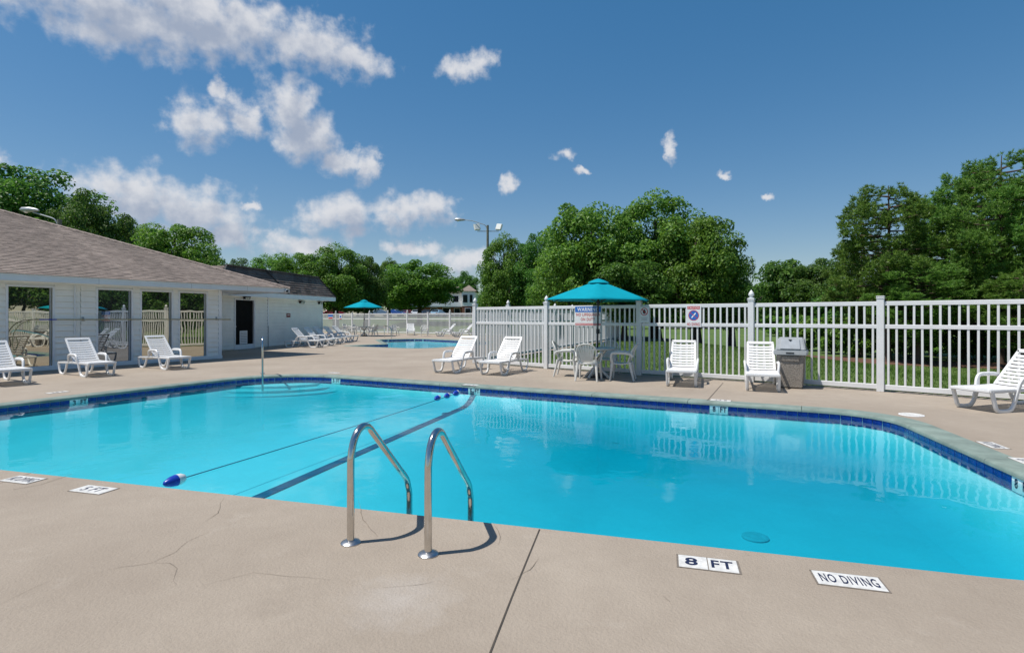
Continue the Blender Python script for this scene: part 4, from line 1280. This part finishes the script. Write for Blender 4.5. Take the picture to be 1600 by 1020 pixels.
def make_parasol():
    t = empty('parasol', 'x', 'parasol')
    n = 6; Rr = 1.40; zr, zt = 1.90, 2.40
    V = [(0, 0, zt)]; Fc = []; rings = 6; seg = 6
    for i in range(1, rings + 1):
        f = i / rings
        for k in range(n * seg):
            a = 2 * math.pi * k / (n * seg) + .30
            loc = (k % seg) / seg; edge = math.cos(math.pi / n) / math.cos((loc - .5) * 2 * math.pi / n)
            sag = -.055 * math.sin(math.pi * loc) * f
            rr = Rr * f * edge * (1 - .03 * math.sin(math.pi * loc) * f)
            z = zt - (zt - zr) * (f ** 1.06) + sag * .6 + (.045 * math.sin(math.pi * loc) if i == rings else 0)
            V.append((rr * math.cos(a), rr * math.sin(a), z))
    K = n * seg
    for k in range(K): Fc.append((0, 1 + k, 1 + (k + 1) % K))
    for i in range(rings - 1):
        for k in range(K):
            Fc.append((1 + i * K + k, 1 + (i + 1) * K + k, 1 + (i + 1) * K + (k + 1) % K, 1 + i * K + (k + 1) % K))
    me = bpy.data.meshes.new('canopy'); me.from_pydata(V, [], Fc); me.materials.append(M['teal'])
    for p_ in me.polygons: p_.use_smooth = True
    ca = link('canopy', me, t)
    md = ca.modifiers.new('thickness', 'SOLIDIFY'); md.thickness = .006
    MB().lathe([(.27, 2.335), (.22, 2.375), (.13, 2.415), (.05, 2.44), (.012, 2.45)], 24).build('vent_cap', M['teal'], ca, smooth=True)
    MB().lathe([(.018, 2.44), (.022, 2.465), (.006, 2.485)], 12).build('finial', M['black'], ca, smooth=True)
    MB().tube([(0, 0, .02), (0, 0, 2.44)], .021, 12).build('pole', M['black'], t, smooth=True)
    for k in range(n):
        a = 2 * math.pi * k / n + .30; c, s = math.cos(a), math.sin(a)
        MB().bar((c * .03, s * .03, zt - .05), (c * (Rr - .02), s * (Rr - .02), zr - .012), .012, .016).build('rib', M['black'], t)
        MB().bar((c * .03, s * .03, 1.86), (c * .62, s * .62, 2.13), .010, .014).build('strut', M['black'], t)
    MB().lathe([(.03, 1.82), (.045, 1.84), (.045, 1.90), (.03, 1.91)], 14).build('runner', M['black'], t)
    MB().box(-.035, .035, -.06, .03, 1.08, 1.2).tube([(0, -.06, 1.14), (0, -.12, 1.14), (.06, -.12, 1.10)], .008, 6).build('crank', M['black'], t, bevel=.008)
    MB().lathe([(.25, 0), (.25, .025), (.21, .05), (.10, .07), (.035, .09), (.032, .28)], 28).build('base', M['black'], t, smooth=True)
    return t


tb = make_table(); tb.location = (TBL.x, TBL.y, 0); tb['label'] = 'round white resin table with crossed legs under the large teal parasol'
ps = make_parasol(); ps.location = (TBL.x, TBL.y, 0); ps['label'] = 'teal parasol with black pole standing in front of the WARNING sign'; ps.rotation_euler = (0, R(.8), 0)
fp = gp(569, 525)
t2 = dup(tb, (fp.x, fp.y, 0), .4, 'round white table under the teal parasol by the far fence'); p2 = dup(ps, (fp.x, fp.y, 0), .3, 'teal parasol by the far fence between the lounger row and the wading pool', scale=1.16)
for px, py, dang, lb in ((549, 525.5, .2, 'armchair on the changing block side of the far parasol table'), (557, 523, -.6, 'armchair tucked behind the far parasol table'),
                         (583, 525.5, 2.9, 'armchair on the wading pool side of the far parasol table'), (578, 523, 3.6, 'second armchair on the wading pool side of the far parasol table')):
    q = gp(px, py); chair(q.x, q.y, dang, lb)
q = gp(617, 524); chair(q.x, q.y, -1.0, 'armchair by the small rail of the wading pool')
q = gp(663, 525); chair(q.x, q.y, -1.4, 'armchair facing the wading pool alone in front of the far fence')
q = gp(542, 521); chair(q.x, q.y, -.4, 'armchair half hidden behind the last lounger of the wall row')
# wading pool rail
k0 = gp(612, 528); kr = empty('wading_pool_rail', 'thin bent steel rail at the edge of the wading pool', 'handrail', (k0.x, k0.y, 0))
MB().tube(smooth_path([(.25, -1.2, -.2), (.25, -1.2, .45), (.1, -.9, .75), (-.5, .2, .85), (-.62, .42, .8), (-.62, .45, .0)], 4), .025, 8).build('rail', M['steel'], kr, smooth=True)

# ---------------------------------------------------------------- trash bin
bp_, bd_ = fence_frame(1243); bnn = Vector((bd_.y, -bd_.x)); bnn = -bnn if bnn.y > 0 else bnn
bp_ = bp_ + bnn * .42
bn_ = empty('trash_bin', 'exposed aggregate trash bin with grey swing lid against the lawn fence', 'trash bin', (bp_.x, bp_.y, 0), math.atan2(bd_.y, bd_.x) + .14)
def taper(b, t, z0, z1): return [(-b, -b, z0), (b, -b, z0), (b, b, z0), (-b, b, z0), (-t, -t, z1), (t, -t, z1), (t, t, z1), (-t, t, z1)]
FB6 = [(3, 2, 1, 0), (4, 5, 6, 7), (0, 1, 5, 4), (1, 2, 6, 5), (2, 3, 7, 6), (3, 0, 4, 7)]
MB().add(taper(.225, .262, .02, .70), FB6).build('body', M['aggregate'], bn_, bevel=.012)
MB().add([(-.17, -.275, .57), (.17, -.275, .57), (.17, -.25, .57), (-.17, -.25, .57), (-.17, -.29, .68), (.17, -.29, .68), (.17, -.25, .68), (-.17, -.25, .68)], FB6).build('raised_panel', M['aggregate'], bn_, bevel=.01)
MB().box(-.21, .21, -.21, .21, 0, .02).build('plinth', M['joint'], bn_)
MB().box(-.315, .315, -.315, .315, .70, .80).build('lid_skirt', M['bin_grey'], bn_, bevel=.015)
hood = MB().add([(-.285, -.285, .80), (.285, -.285, .80), (.285, .285, .80), (-.285, .285, .80), (-.235, -.20, 1.06), (.235, -.20, 1.06), (.235, .20, 1.06), (-.235, .20, 1.06)], FB6).build('hood', M['bin_grey'], bn_, bevel=.02)
MB().add([(-.19, -.300, .83), (.19, -.300, .83), (.19, -.27, .83), (-.19, -.27, .83), (-.17, -.231, 1.03), (.17, -.231, 1.03), (.17, -.20, 1.03), (-.17, -.20, 1.03)], FB6).build('swing_flap', M['galv'], hood, bevel=.006)
MB().add([(-.04, -.245, 1.028), (.04, -.245, 1.028), (0, -.255, .99)], [(0, 1, 2)]).build('finger_notch', M['black'], hood)
MB().box(-.075, .075, -.322, -.316, .735, .76).build('name_plate', M['black'], bn_)

# ---------------------------------------------------------------- lamp posts
def lamp_post(px, d, top_py, arm, label, floods=True):
    x = (px - 800) / F * d; zt = H + (HY - top_py) / F * d; z0 = tz(x, d)
    t = empty('lamp_post', label, 'lamp post', (x, d, z0)); h = zt - z0
    MB().tube([(0, 0, -.1), (0, 0, h)], [.15, .11], 12).build('pole', M['wood_pole'], t, smooth=True)
    a = MB().tube(smooth_path([(-.1, -.02, h - .25), (-.28, -.02, h + .02), (-.8, 0, h + .2), (-1.5, 0, h + .42), (-arm + .55, 0, h + .50)], 4), .035, 8).build('arm', M['galv'], t, smooth=True)
    V = []; n = 10
    hd = MB().tube([(-arm + .6, 0, h + .50), (-arm + .45, 0, h + .52), (-arm + .1, 0, h + .54), (-arm - .3, 0, h + .55), (-arm - .42, 0, h + .545)], [.05, .10, .15, .13, .05], 12).build('lamp_head', M['galv'], a, smooth=True)
    MB().lathe([(.12, -.0), (.10, -.06), (.03, -.10)], 14, (-arm - .1, 0, h + .45)).build('lens', M['lamp_glass'], hd, smooth=True)
    if floods:
        MB().bar((-1.0, .15, h - .55), (1.05, .15, h - .55), .06, .07).build('cross_arm', M['galv'], t)
        for x_, s in ((-.95, -1), (1.0, 1)):
            f = MB().box(-.30, .30, -.12, .12, .0, .62).build('floodlight', M['lamp_glass'], t, bevel=.04)
            f.location = (x_, .05, h - .45); f.rotation_euler = (R(-18), R(8 * s), R(-30 * s))
    return t


lamp_post(762, 52, 352, 2.75, 'wooden lamp post with curved arm and two white floodlights')
lamp_post(93, 30, 343, 1.75, 'curved arm street lamp rising behind the pool house roof', False)
lamp_post(1198, 125, 466, 1.2, 'small distant lamp post above the fence near the white enclosure', False)


# ---------------------------------------------------------------- trees
def crown_mesh(name, seed, nclump, nleaf, leaf, m, flat=1., top=.0, inner=.28):
    rn = random.Random(seed); V = []; Fc = []
    cl = []
    for i in range(nclump):
        while True:
            d = Vector((rn.uniform(-1, 1), rn.uniform(-1, 1), rn.uniform(-1, 1)))
            if .15 < d.length < 1: break
        d.normalize()
        rad = rn.uniform(.60, .92) if rn.random() > .3 else rn.uniform(.25, .6)
        lump = 1 + .16 * noise.noise(d * 2.1 + Vector((seed * 7.1, 0, 0)))
        c = d * rad * lump
        if c.z < -.55: c.z = -.55 + rn.uniform(-.12, .1)
        cl.append((c, rn.uniform(.12, .27)))
    for c, r in cl:
        for k in range(nleaf):
            while True:
                d = Vector((rn.uniform(-1, 1), rn.uniform(-1, 1), rn.uniform(-1, 1)))
                if .05 < d.length < 1: break
            d.normalize()
            if d.z < -.3 and rn.random() < .6: d.z = -d.z
            rr = r * (rn.uniform(.82, 1.08) if rn.random() > inner else rn.uniform(.3, .8))
            p = c + Vector((d.x, d.y, d.z * .8)) * rr
            nrm = (d * .75 + Vector((rn.uniform(-1, 1), rn.uniform(-1, 1), rn.uniform(-.3, 1.3))) * .85).normalized()
            u = nrm.orthogonal().normalized(); a = rn.uniform(0, 6.283); w = nrm.cross(u)
            u, w = u * math.cos(a) + w * math.sin(a), w * math.cos(a) - u * math.sin(a)
            s = leaf * rn.uniform(.6, 1.35); b = len(V)
            V += [tuple(p - u * s), tuple(p + w * s * .55 + nrm * s * .12), tuple(p + u * s), tuple(p - w * s * .55 + nrm * s * .12)]
            Fc.append((b, b + 1, b + 2, b + 3))
    me = bpy.data.meshes.new(name); me.from_pydata(V, [], Fc); me.materials.append(m); return me


def trunk_mesh(name, seed, m, limbs=7):
    rn = random.Random(seed); mb = MB()
    mb.tube([(0, 0, -.05), (.01, 0, .15), (.015, .01, .4), (0, .015, .7), (.01, 0, 1.0)], [.06, .042, .034, .024, .008], 10)
    for k in range(limbs):
        a = k * 2.4 + rn.uniform(-.4, .4); z = .26 + .5 * k / limbs; l = rn.uniform(.26, .4) * (1.15 - .5 * k / limbs)
        mb.tube([(0, 0, z), (math.cos(a) * l * .5, math.sin(a) * l * .5, z + .10), (math.cos(a) * l, math.sin(a) * l, z + .24)], [.022, .013, .004], 6)
    return mb.mesh(name, m, smooth=True)


crowns = [crown_mesh('crown', 3, 170, 270, .027, M['leaf']), crown_mesh('crown', 8, 160, 280, .027, M['leaf']),
          crown_mesh('crown', 21, 180, 250, .027, M['leaf_dark']), crown_mesh('crown', 34, 120, 120, .05, M['leaf_dark'])]
trunks = [trunk_mesh('trunk', 2, M['bark']), trunk_mesh('trunk', 5, M['bark'])]


def pine_meshes(seed):
    rn = random.Random(seed); tr = MB(); V = []; Fc = []
    bend = [(0, 0, -.03), (.008, .004, .25), (-.006, .006, .5), (.006, -.004, .75), (0, 0, .985)]
    tr.tube(bend, [.017, .0145, .0115, .007, .002], 9)
    def tuft(c, r, nn=15):
        ax = Vector((rn.uniform(-.6, .6), rn.uniform(-.6, .6), 1)).normalized()
        for k in range(nn):
            d = (Vector((rn.uniform(-1, 1), rn.uniform(-1, 1), rn.uniform(-.5, 1))) + ax * .35).normalized()
            l = r * rn.uniform(.7, 1.2); s = d.orthogonal().normalized(); a = rn.uniform(0, 6.28); s = s * math.cos(a) + d.cross(s) * math.sin(a)
            b = len(V); o_ = c + d * r * .12
            V.extend([tuple(o_ - s * r * .11), tuple(o_ + s * r * .11), tuple(c + d * l)]); Fc.append((b, b + 1, b + 2))
    nb = 62
    for k in range(nb):
        f = k / nb; z = .20 + .73 * f + rn.uniform(-.015, .015)
        prof = (.30 * math.sqrt(max(.02, 1 - ((z - .5) / .5) ** 2)) if z > .4 else .30 * (.45 + 1.25 * (z - .2))) * rn.uniform(.6, 1.12)
        l = max(.05, prof); a = k * 2.399 + rn.uniform(-.5, .5); rise = rn.uniform(-.02, .08) * (1.1 - f) + .01
        p0 = Vector((0, 0, z)); d = Vector((math.cos(a), math.sin(a), 0))
        pts = [p0, p0 + d * l * .5 + Vector((0, 0, rise * .35)), p0 + d * l + Vector((0, 0, rise))]
        tr.tube(pts, [.006, .0035, .001], 5, caps=False)
        nt_ = int(14 + 76 * l / .3)
        for q in range(nt_):
            s = .35 + .65 * math.sqrt(rn.random()); c = pts[0].lerp(pts[1], s * 2) if s < .5 else pts[1].lerp(pts[2], s * 2 - 1)
            side = Vector((-d.y, d.x, 0)) * rn.uniform(-1, 1) * (.085 * (1.25 - s) + .022); c = c + side + Vector((0, 0, rn.uniform(-.015, .05)))
            tuft(c, rn.uniform(.016, .027))
    me = bpy.data.meshes.new('crown'); me.from_pydata(V, [], Fc); me.materials.append(M['needle'])
    return tr.mesh('trunk', M['pine_bark'], smooth=True), me


pines = [pine_meshes(4), pine_meshes(9)]
TG = 'trees beyond the pool fences'


def tree(px, top, wpx, d, k, label, clear=.22, depth=1., dz=0.):
    x = (px - 800) / F * d; z0 = tz(x, d) + dz; h = H + (HY - top) / F * d - z0; w = wpx / F * d
    t = empty('broadleaf_tree', label, 'tree', (x, d, z0), 0, TG)
    tr = link('trunk', trunks[k % 2], t); tr.scale = (h * .85,) * 3
    cr = link('crown', crowns[k], t)
    cz = h * (1 - clear) / 2; cr.scale = (w / 2 / .97, w / 2 / .97 * depth, cz / .97); cr.location = (0, 0, h * clear + cz); cr.rotation_euler = (0, 0, random.uniform(0, 6.28) if depth == 1 else 0)
    tr.rotation_euler = (0, 0, random.uniform(0, 6.28))
    return t


def pine(px, top, wpx, d, k, label):
    x = (px - 800) / F * d; z0 = tz(x, d); h = H + (HY - top) / F * d - z0; w = wpx / F * d
    t = empty('pine_tree', label, 'tree', (x, d, z0), random.uniform(0, 6.28), TG)
    s = w / .62
    for nm, me in zip(('trunk', 'crown'), pines[k]):
        o = link(nm, me, t); o.scale = (s, s, h)
    return t


TREES = [(35, 262, 230, 46, 2, 'tallest dark leafy tree behind the pool house roof', .1), (140, 300, 120, 44, 2, 'rounded dark tree beside the street lamp behind the roof', .1),
         (-75, 275, 170, 48, 2, 'dark leafy tree behind the pool house, on the far side of the tallest one', .1),
         (205, 352, 90, 47, 1, 'loose tree between the dark tree and the twiggy tree behind the roof', .1), (272, 346, 145, 40, 0, 'light twiggy tree rising behind the hip of the pool house roof', .15),
         (372, 404, 62, 62, 2, 'small dark tree above the join of hip roof and mansard roof', .1), (415, 404, 75, 64, 1, 'low tree behind the mansard roof, next to the small dark tree', .1),
         (462, 392, 105, 60, 0, 'leafy tree behind the middle of the mansard roof', .1), (525, 388, 105, 61, 1, 'tall leafy tree behind the fence end of the mansard roof', .1),
         (572, 400, 70, 63, 2, 'dark tree directly above the far parasol', .1), (608, 408, 46, 78, 1, 'slim tree between the far parasol tree and the round tree', .1),
         (655, 408, 132, 70, 0, 'wide round crowned tree standing alone beyond the far fence', .17),
         (728, 424, 44, 150, 2, 'distant dark tree rising over the apartment house', .1), (762, 438, 34, 62, 1, 'low bushy tree at the foot of the wooden lamp post', .02),
         (788, 374, 90, 50, 1, 'leafy tree right behind the wooden lamp post', .04), (842, 364, 96, 49, 2, 'upright dark tree between lamp post tree and the big maple', .04),
         (925, 318, 180, 39, 0, 'big maple directly behind the large teal parasol', .06), (1025, 312, 180, 40, 1, 'biggest maple with the highest crown in the group behind the parasol', .08),
         (1088, 335, 150, 37, 0, 'maple of the big group behind the CAUTION NO DIVING sign', .10), (878, 400, 110, 43, 1, 'lower maple of the big group on the lamp post side', .03),
         (975, 400, 150, 36, 2, 'dark lower maple in the middle of the big group', .12),
         (1143, 398, 70, 41, 2, 'feathery tree on the flank of the big maple group facing the pines', .12),
         (1190, 446, 60, 125, 3, 'distant low tree in the gap between maples and pines', .02), (1228, 408, 100, 88, 3, 'hazy rounded tree on the maple side of the pines', .02),
         (1282, 404, 110, 84, 2, 'hazy rounded tree touching the pines', .02), (1150, 462, 70, 150, 3, 'far dark tree above the pale blue and silver parked cars', .0),
         (1235, 460, 90, 140, 3, 'far dark tree behind the white enclosure', .0), (1320, 440, 90, 60, 3, 'leafy tree at the foot of the first pine', .02),
         (640, 445, 80, 125, 3, 'far dark tree under the round crowned tree', .0), (560, 448, 90, 128, 3, 'far dark tree behind the parked cars near the changing block', .0),
         (955, 462, 90, 120, 3, 'far dark tree seen through the fence behind the prohibition sign', .0), (1035, 462, 90, 125, 3, 'far dark tree seen through the fence between two lawn trunks', .0),
         (1100, 460, 80, 130, 3, 'far dark tree seen through the fence between CAUTION sign and finial post', .0), (870, 462, 110, 118, 3, 'far dark tree seen through the fence behind the WARNING sign', .0),
         (1385, 455, 120, 70, 3, 'leafy tree in the depth of the wood behind the flat fence post', .0), (1480, 450, 130, 66, 3, 'leafy tree in the depth of the wood between the tall pine trunks', .0),
         (1575, 445, 140, 62, 3, 'leafy tree in the depth of the wood above the lone lounger', .0), (1640, 440, 140, 58, 3, 'leafy tree in the depth of the wood past the tallest pine', .0),
         (672, 452, 60, 150, 3, 'far dark tree beside the apartment house', .0)]
for (px, top, w, d, k, lb, cl_) in TREES: tree(px, top, w, d, k, lb, cl_)
PINES = [(1388, 286, 165, 33, 0, 'pine with open rounded top, first of the pine stand'), (1345, 372, 110, 37, 1, 'short pine at the edge of the stand'), (1455, 312, 140, 38, 1, 'pine just behind the first pine of the stand'),
         (1505, 262, 150, 36, 0, 'tall pine in the middle of the stand'), (1565, 238, 170, 31, 1, 'tallest pine of the stand above the lone lounger'), (1645, 250, 190, 29, 0, 'wide pine standing past the tallest pine of the stand'),
         (1435, 405, 150, 31, 0, 'low pine with branches down to the fence rail'), (1530, 395, 160, 34, 1, 'half height pine between the tall pines'), (1600, 420, 160, 28, 0, 'low pine behind the lone lounger')]
for a in PINES: pine(*a)
for (x, y, h, k) in ((34, 20, 12, 0), (29.5, 24.5, 11, 1), (31, 29, 12, 0), (38, 12, 13, 1), (33, 5, 12, 0), (36, -3, 13, 1), (31, -11, 11, 0), (42, 16, 14, 1), (41, 2, 14, 0), (44, -8, 14, 1)):
    t = empty('pine_tree', 'pine of the wood past the end of the lawn fence', 'tree', (x, y, tz(x, y)), x, TG)
    for nm, me in zip(('trunk', 'crown'), pines[k]): link(nm, me, t).scale = (h * .85, h * .85, h)
for (x, y, h, w) in ((25, 17, 8.5, 8), (27, 10, 9, 8), (25, 3, 8.5, 8), (27, -4, 9, 8), (25, -11, 8, 8), (31, 14, 9, 9), (31, 0, 9.5, 9)):
    t = empty('broadleaf_tree', 'leafy tree of the wood past the end of the lawn fence', 'tree', (x, y, tz(x, y)), y, TG)
    link('trunk', trunks[0], t).scale = (h * .85,) * 3
    o = link('crown', crowns[2], t); o.scale = (w / 2, w / 2, h * .47); o.location = (0, 0, h * .53)
# shrubs filling the edge of the wood
sh = crown_mesh('foliage', 55, 46, 110, .075, M['leaf'], inner=.35)
shst = MB()
for k in range(7):
    a = k * .9; shst.tube([(0, 0, 0), (math.cos(a) * .3, math.sin(a) * .3, .6), (math.cos(a) * .5, math.sin(a) * .5, 1.1)], [.03, .02, .008], 5)
shst = shst.mesh('stems', M['bark'])
SG = 'shrubs along the edge of the wood'
k = 0
for (px, d, w, h) in ((1262, 44, 3.2, 2.7), (1300, 40, 3.0, 2.9), (1335, 37, 3.0, 3.0), (1375, 40, 3.4, 3.3), (1420, 36, 3.2, 2.8), (1462, 38, 3.6, 3.2), (1505, 35, 3.2, 2.9), (1548, 36, 3.4, 3.2), (1590, 33, 3.2, 2.8), (1635, 32, 3.0, 3.0), (1240, 60, 4, 3.2), (1215, 75, 5, 3)):
    x = (px - 800) / F * d; z0 = tz(x, d)
    t = empty('shrub', 'leafy green shrub at the edge of the wood behind the lawn fence', 'shrub', (x, d, z0), k * 1.3, SG); k += 1
    o = link('foliage', sh, t); o.scale = (w / 2, w / 2, h / 2 / .9); o.location = (0, 0, h * .48)
    link('stems', shst, t)

# mulch bed under the pines
mb = MB(); pts_ = [(14.5, 37), (17.5, 33.2), (20.5, 31.4), (24, 29.0), (28, 26.6), (33, 24.5)]
V = []; Fc = []
for i, (x, y) in enumerate(pts_):
    for q in range(6):
        w = q / 5 * 4.5 + .3 * noise.noise(Vector((x, y, 0))); xx, yy = x + w * .55, y + w * .83
        V.append((xx, yy, tz(xx, yy) + .05 + (.04 if 0 < q < 5 else -.06)))
for i in range(len(pts_) - 1):
    for q in range(5): Fc.append((i * 6 + q, (i + 1) * 6 + q, (i + 1) * 6 + q + 1, i * 6 + q + 1))
me = bpy.data.meshes.new('mulch_bed'); me.from_pydata(V, [], Fc); me.materials.append(M['mulch'])
for p_ in me.polygons: p_.use_smooth = True
struct(link('mulch_bed', me), 'reddish pine straw bed under the pines', 'ground')


# grass blades on the near lawn
def grass():
    rn = random.Random(3); V = []; Fc = []; n = 0
    a0 = FA[0]
    while n < 60000:
        y = 8 + 26 * rn.random() ** 1.6; x = rn.uniform(-.2, 26)
        if y < 9.6 and x < 9: continue
        if inside((x, y), DECK): continue
        if x / y < -.05 or x / y > 1.02: continue
        n += 1
        z = tz(x, y) - .01; a = rn.uniform(0, 6.28); h = rn.uniform(.035, .085); w = rn.uniform(.004, .009) * (1 + y / 18)
        lx, ly = rn.uniform(-.03, .03), rn.uniform(-.03, .03); c, s = math.cos(a) * w, math.sin(a) * w; b = len(V)
        V += [(x - c, y - s, z), (x + c, y + s, z), (x + lx, y + ly, z + h)]; Fc.append((b, b + 1, b + 2))
    me = bpy.data.meshes.new('grass'); me.from_pydata(V, [], Fc); me.materials.append(M['grass'])
    o = link('grass', me); o['kind'] = 'stuff'; o['label'] = 'short mown grass blades on the lawn behind the fence'; o['category'] = 'grass'


grass()


# ---------------------------------------------------------------- far things: car park, cars, apartment house, enclosure
def sheet(name, x0, x1, y0, y1, lift, m, label, n=14):
    V = []; Fc = []
    for j in range(n + 1):
        for i in range(n + 1):
            x = x0 + (x1 - x0) * i / n; y = y0 + (y1 - y0) * j / n; V.append((x, y, tz(x, y) + lift))
    for j in range(n):
        for i in range(n): Fc.append((j * (n + 1) + i, j * (n + 1) + i + 1, (j + 1) * (n + 1) + i + 1, (j + 1) * (n + 1) + i))
    me = bpy.data.meshes.new(name); me.from_pydata(V, [], Fc); me.materials.append(m)
    return struct(link(name, me), label, 'car park')


sheet('car_park', -62, -4, 94, 116, .12, M['asphalt'], 'asphalt car park beyond the far fence')
sheet('lawn_side_car_park', 40, 76, 134, 150, .12, M['asphalt'], 'asphalt car park beyond the lawn')


def make_car(m):
    t = empty('parked_car', 'x', 'car')
    prof = [(-2.2, .32), (-2.25, .62), (-2.15, .86), (-1.55, .93), (-.95, 1.36), (.35, 1.42), (1.15, .97), (1.95, .84), (2.2, .66), (2.22, .34)]
    V = []; Fc = []; n = len(prof)
    for s, ins in ((-1, 1), (1, 1)):
        for x, z in prof: V.append((x, s * (.86 if z < 1.0 else .66), z))
    Fc = [tuple(range(n)), tuple(range(2 * n - 1, n - 1, -1))] + [(i, n + i, n + (i + 1) % n, (i + 1) % n) for i in range(n)]
    b = MB().add(V, Fc).build('body', m, t, smooth=True, bevel=.05)
    for s in (-1, 1):
        MB().add([(-1.35, s * .80, .98), (.9, s * .80, .98), (.28, s * .69, 1.34), (-.85, s * .69, 1.32)], [(0, 1, 2, 3)]).build('side_window', M['car_glass'], t)
    MB().add([(1.12, -.72, 1.015), (1.12, .72, 1.015), (.42, .58, 1.405), (.42, -.58, 1.405)], [(0, 1, 2, 3)]).build('windscreen', M['car_glass'], t)
    MB().add([(-1.52, -.72, .975), (-1.52, .72, .975), (-1.0, .58, 1.355), (-1.0, -.58, 1.355)], [(0, 1, 2, 3)]).build('rear_window', M['car_glass'], t)
    for x in (-1.35, 1.38):
        for s in (-1, 1):
            w = MB().lathe([(.2, -.1), (.31, -.1), (.325, -.06), (.325, .06), (.31, .1), (.2, .1)], 18, (0, 0, 0), Matrix.Translation((x, s * .80, .325)) @ Matrix.Rotation(R(90), 4, 'X')).build('wheel', M['tyre'], t)
            MB().lathe([(.19, -.09), (.19, .09)], 14, (0, 0, 0), Matrix.Translation((x, s * .81, .325)) @ Matrix.Rotation(R(90), 4, 'X')).build('rim', M['galv'], w)
    for s in (-1, 1):
        MB().box(2.17, 2.24, s * .65 - .16, s * .65 + .16, .62, .74).build('headlight', M['lamp_glass'], t)
        MB().box(-2.27, -2.2, s * .68 - .14, s * .68 + .14, .68, .82).build('tail_light', M['red'], t)
    return t


paints = {'red': mat('red_car_paint', (.30, .012, .02), .2, .05, 3, coat=.6), 'white': mat('white_car_paint', (.68, .70, .72), .2, .04, 3, coat=.6), 'blue': mat('blue_car_paint', (.02, .07, .27), .2, .05, 3, coat=.6),
          'silver': mat('silver_car_paint', (.38, .40, .42), .25, .05, 3, metal=.5, coat=.6), 'dark': mat('charcoal_car_paint', (.025, .028, .035), .2, .05, 3, coat=.6), 'sky': mat('pale_blue_car_paint', (.30, .46, .58), .2, .05, 3, coat=.6)}
protos = {}
CARS = [(521, 108, 'red', .1, 'red car above the far fence beside the changing block'), (592, 104, 'white', .5, 'white car right behind the far parasol'), (616, 106, 'blue', -.3, 'blue car parked next to the white one beyond the far fence'),
        (636, 112, 'red', 1.2, 'small red car end-on under the round crowned tree'), (652, 110, 'white', 1.5, 'white car end-on in the shade of the round crowned tree'), (668, 113, 'dark', 1.4, 'charcoal car in the shade of the round crowned tree'),
        (684, 108, 'sky', 1.3, 'pale blue car at the edge of the shade by the apartment house'),
        (1131, 138, 'sky', .1, 'pale blue car far beyond the lawn, beside the silver car'), (1152, 141, 'silver', .15, 'silver car beside the pale blue one beyond the lawn'),
        (1184, 140, 'dark', 1.2, 'dark car beyond the lawn between silver and white cars'), (1203, 139, 'white', .9, 'white car beside the white enclosure beyond the lawn')]
for (px, d, c, rz, lb) in CARS:
    x = (px - 800) / F * d; loc = (x, d, tz(x, d) + .125)
    if c not in protos:
        protos[c] = make_car(paints[c]); o = protos[c]; o.location = loc; o.rotation_euler = (0, 0, rz)
    else: o = dup(protos[c], loc, rz)
    o['label'] = lb; o['group'] = 'cars parked beyond the fences'


def apartment():
    d = 122.; cx = (706 - 800) / F * d; z0 = tz(cx, d) - .2
    t = empty('apartment_house', 'two storey apartment house with brick ground floor and pale upper floor', 'building', (cx, d, z0))
    MB().box(-9, 2.5, 0, 9, 0, 2.6).box(2.5, 5.2, -2.2, 9, 0, 2.6).build('brick_storey', M['brick'], t)
    MB().box(-9.05, 2.49, -.05, 9, 2.6, 5.6).box(2.49, 5.25, -2.25, 9, 2.6, 5.9).build('upper_storey', M['siding'], t)
    rfm = MB().add([(-9.8, -.7, 5.6), (3, -.7, 5.6), (3, 9.6, 5.6), (-9.8, 9.6, 5.6), (-7, 4.4, 7.4), (1, 4.4, 7.4)], [(0, 1, 5, 4), (1, 2, 5), (2, 3, 4, 5), (3, 0, 4)])
    rfm.add([(2, -2.7, 5.9), (5.8, -2.7, 5.9), (5.8, 9, 5.9), (2, 9, 5.9), (3.9, -1, 7.3), (3.9, 8, 7.3)], [(0, 1, 4), (1, 2, 5, 4), (2, 3, 5), (3, 0, 4, 5)])
    rfm.build('roof', M['shingle'], t)
    MB().box(-9, 2.4, -1.4, 0, 2.45, 2.6).box(-9, 2.4, -1.42, -1.36, 2.6, 3.5).build('balcony', M['trim'], t)
    for (x, y, z, w, h) in ((-4, -.06, 3.3, 1.0, 1.6), (-1.6, -.06, 3.3, 1.0, 1.6), (.9, -.06, 2.7, 1.2, 2.2), (3.2, -2.26, 3.4, 1.0, 1.7), (4.5, -2.26, 3.4, .6, 1.7), (-4, -.01, .5, 1.4, 1.6), (-1.2, -.01, .2, 1.6, 2.0), (1.2, -.01, .5, 1.2, 1.6), (3.8, -2.21, .6, 1.2, 1.5)):
        w_ = MB().box(x - w / 2 - .09, x + w / 2 + .09, y - .05, y, z - .09, z + h + .09).build('window', M['trim'], t)
        MB().box(x - w / 2, x + w / 2, y - .07, y - .051, z, z + h).build('pane', M['car_glass'], w_)
    return t


apartment()
ex = (1226 - 800) / F * 130
en = empty('white_enclosure', 'low white panelled enclosure beyond the lawn next to the parked cars', 'enclosure', (ex, 130, tz(ex, 130)))
for k in range(4): MB().box(-2.1 + k * 1.05, -1.07 + k * 1.05, -.04, .04, .05, 1.35 + (.0 if k % 2 else .04)).build('panel', M['trim'], en)
for k in range(5): MB().box(-2.15 + k * 1.05, -2.05 + k * 1.05, -.06, .06, 0, 1.5).build('post', M['trim'], en)
MB().box(-2.1, -2.02, .05, 2.2, .05, 1.35).box(2.02, 2.1, .05, 2.2, .05, 1.35).build('side_panel', M['trim'], en)
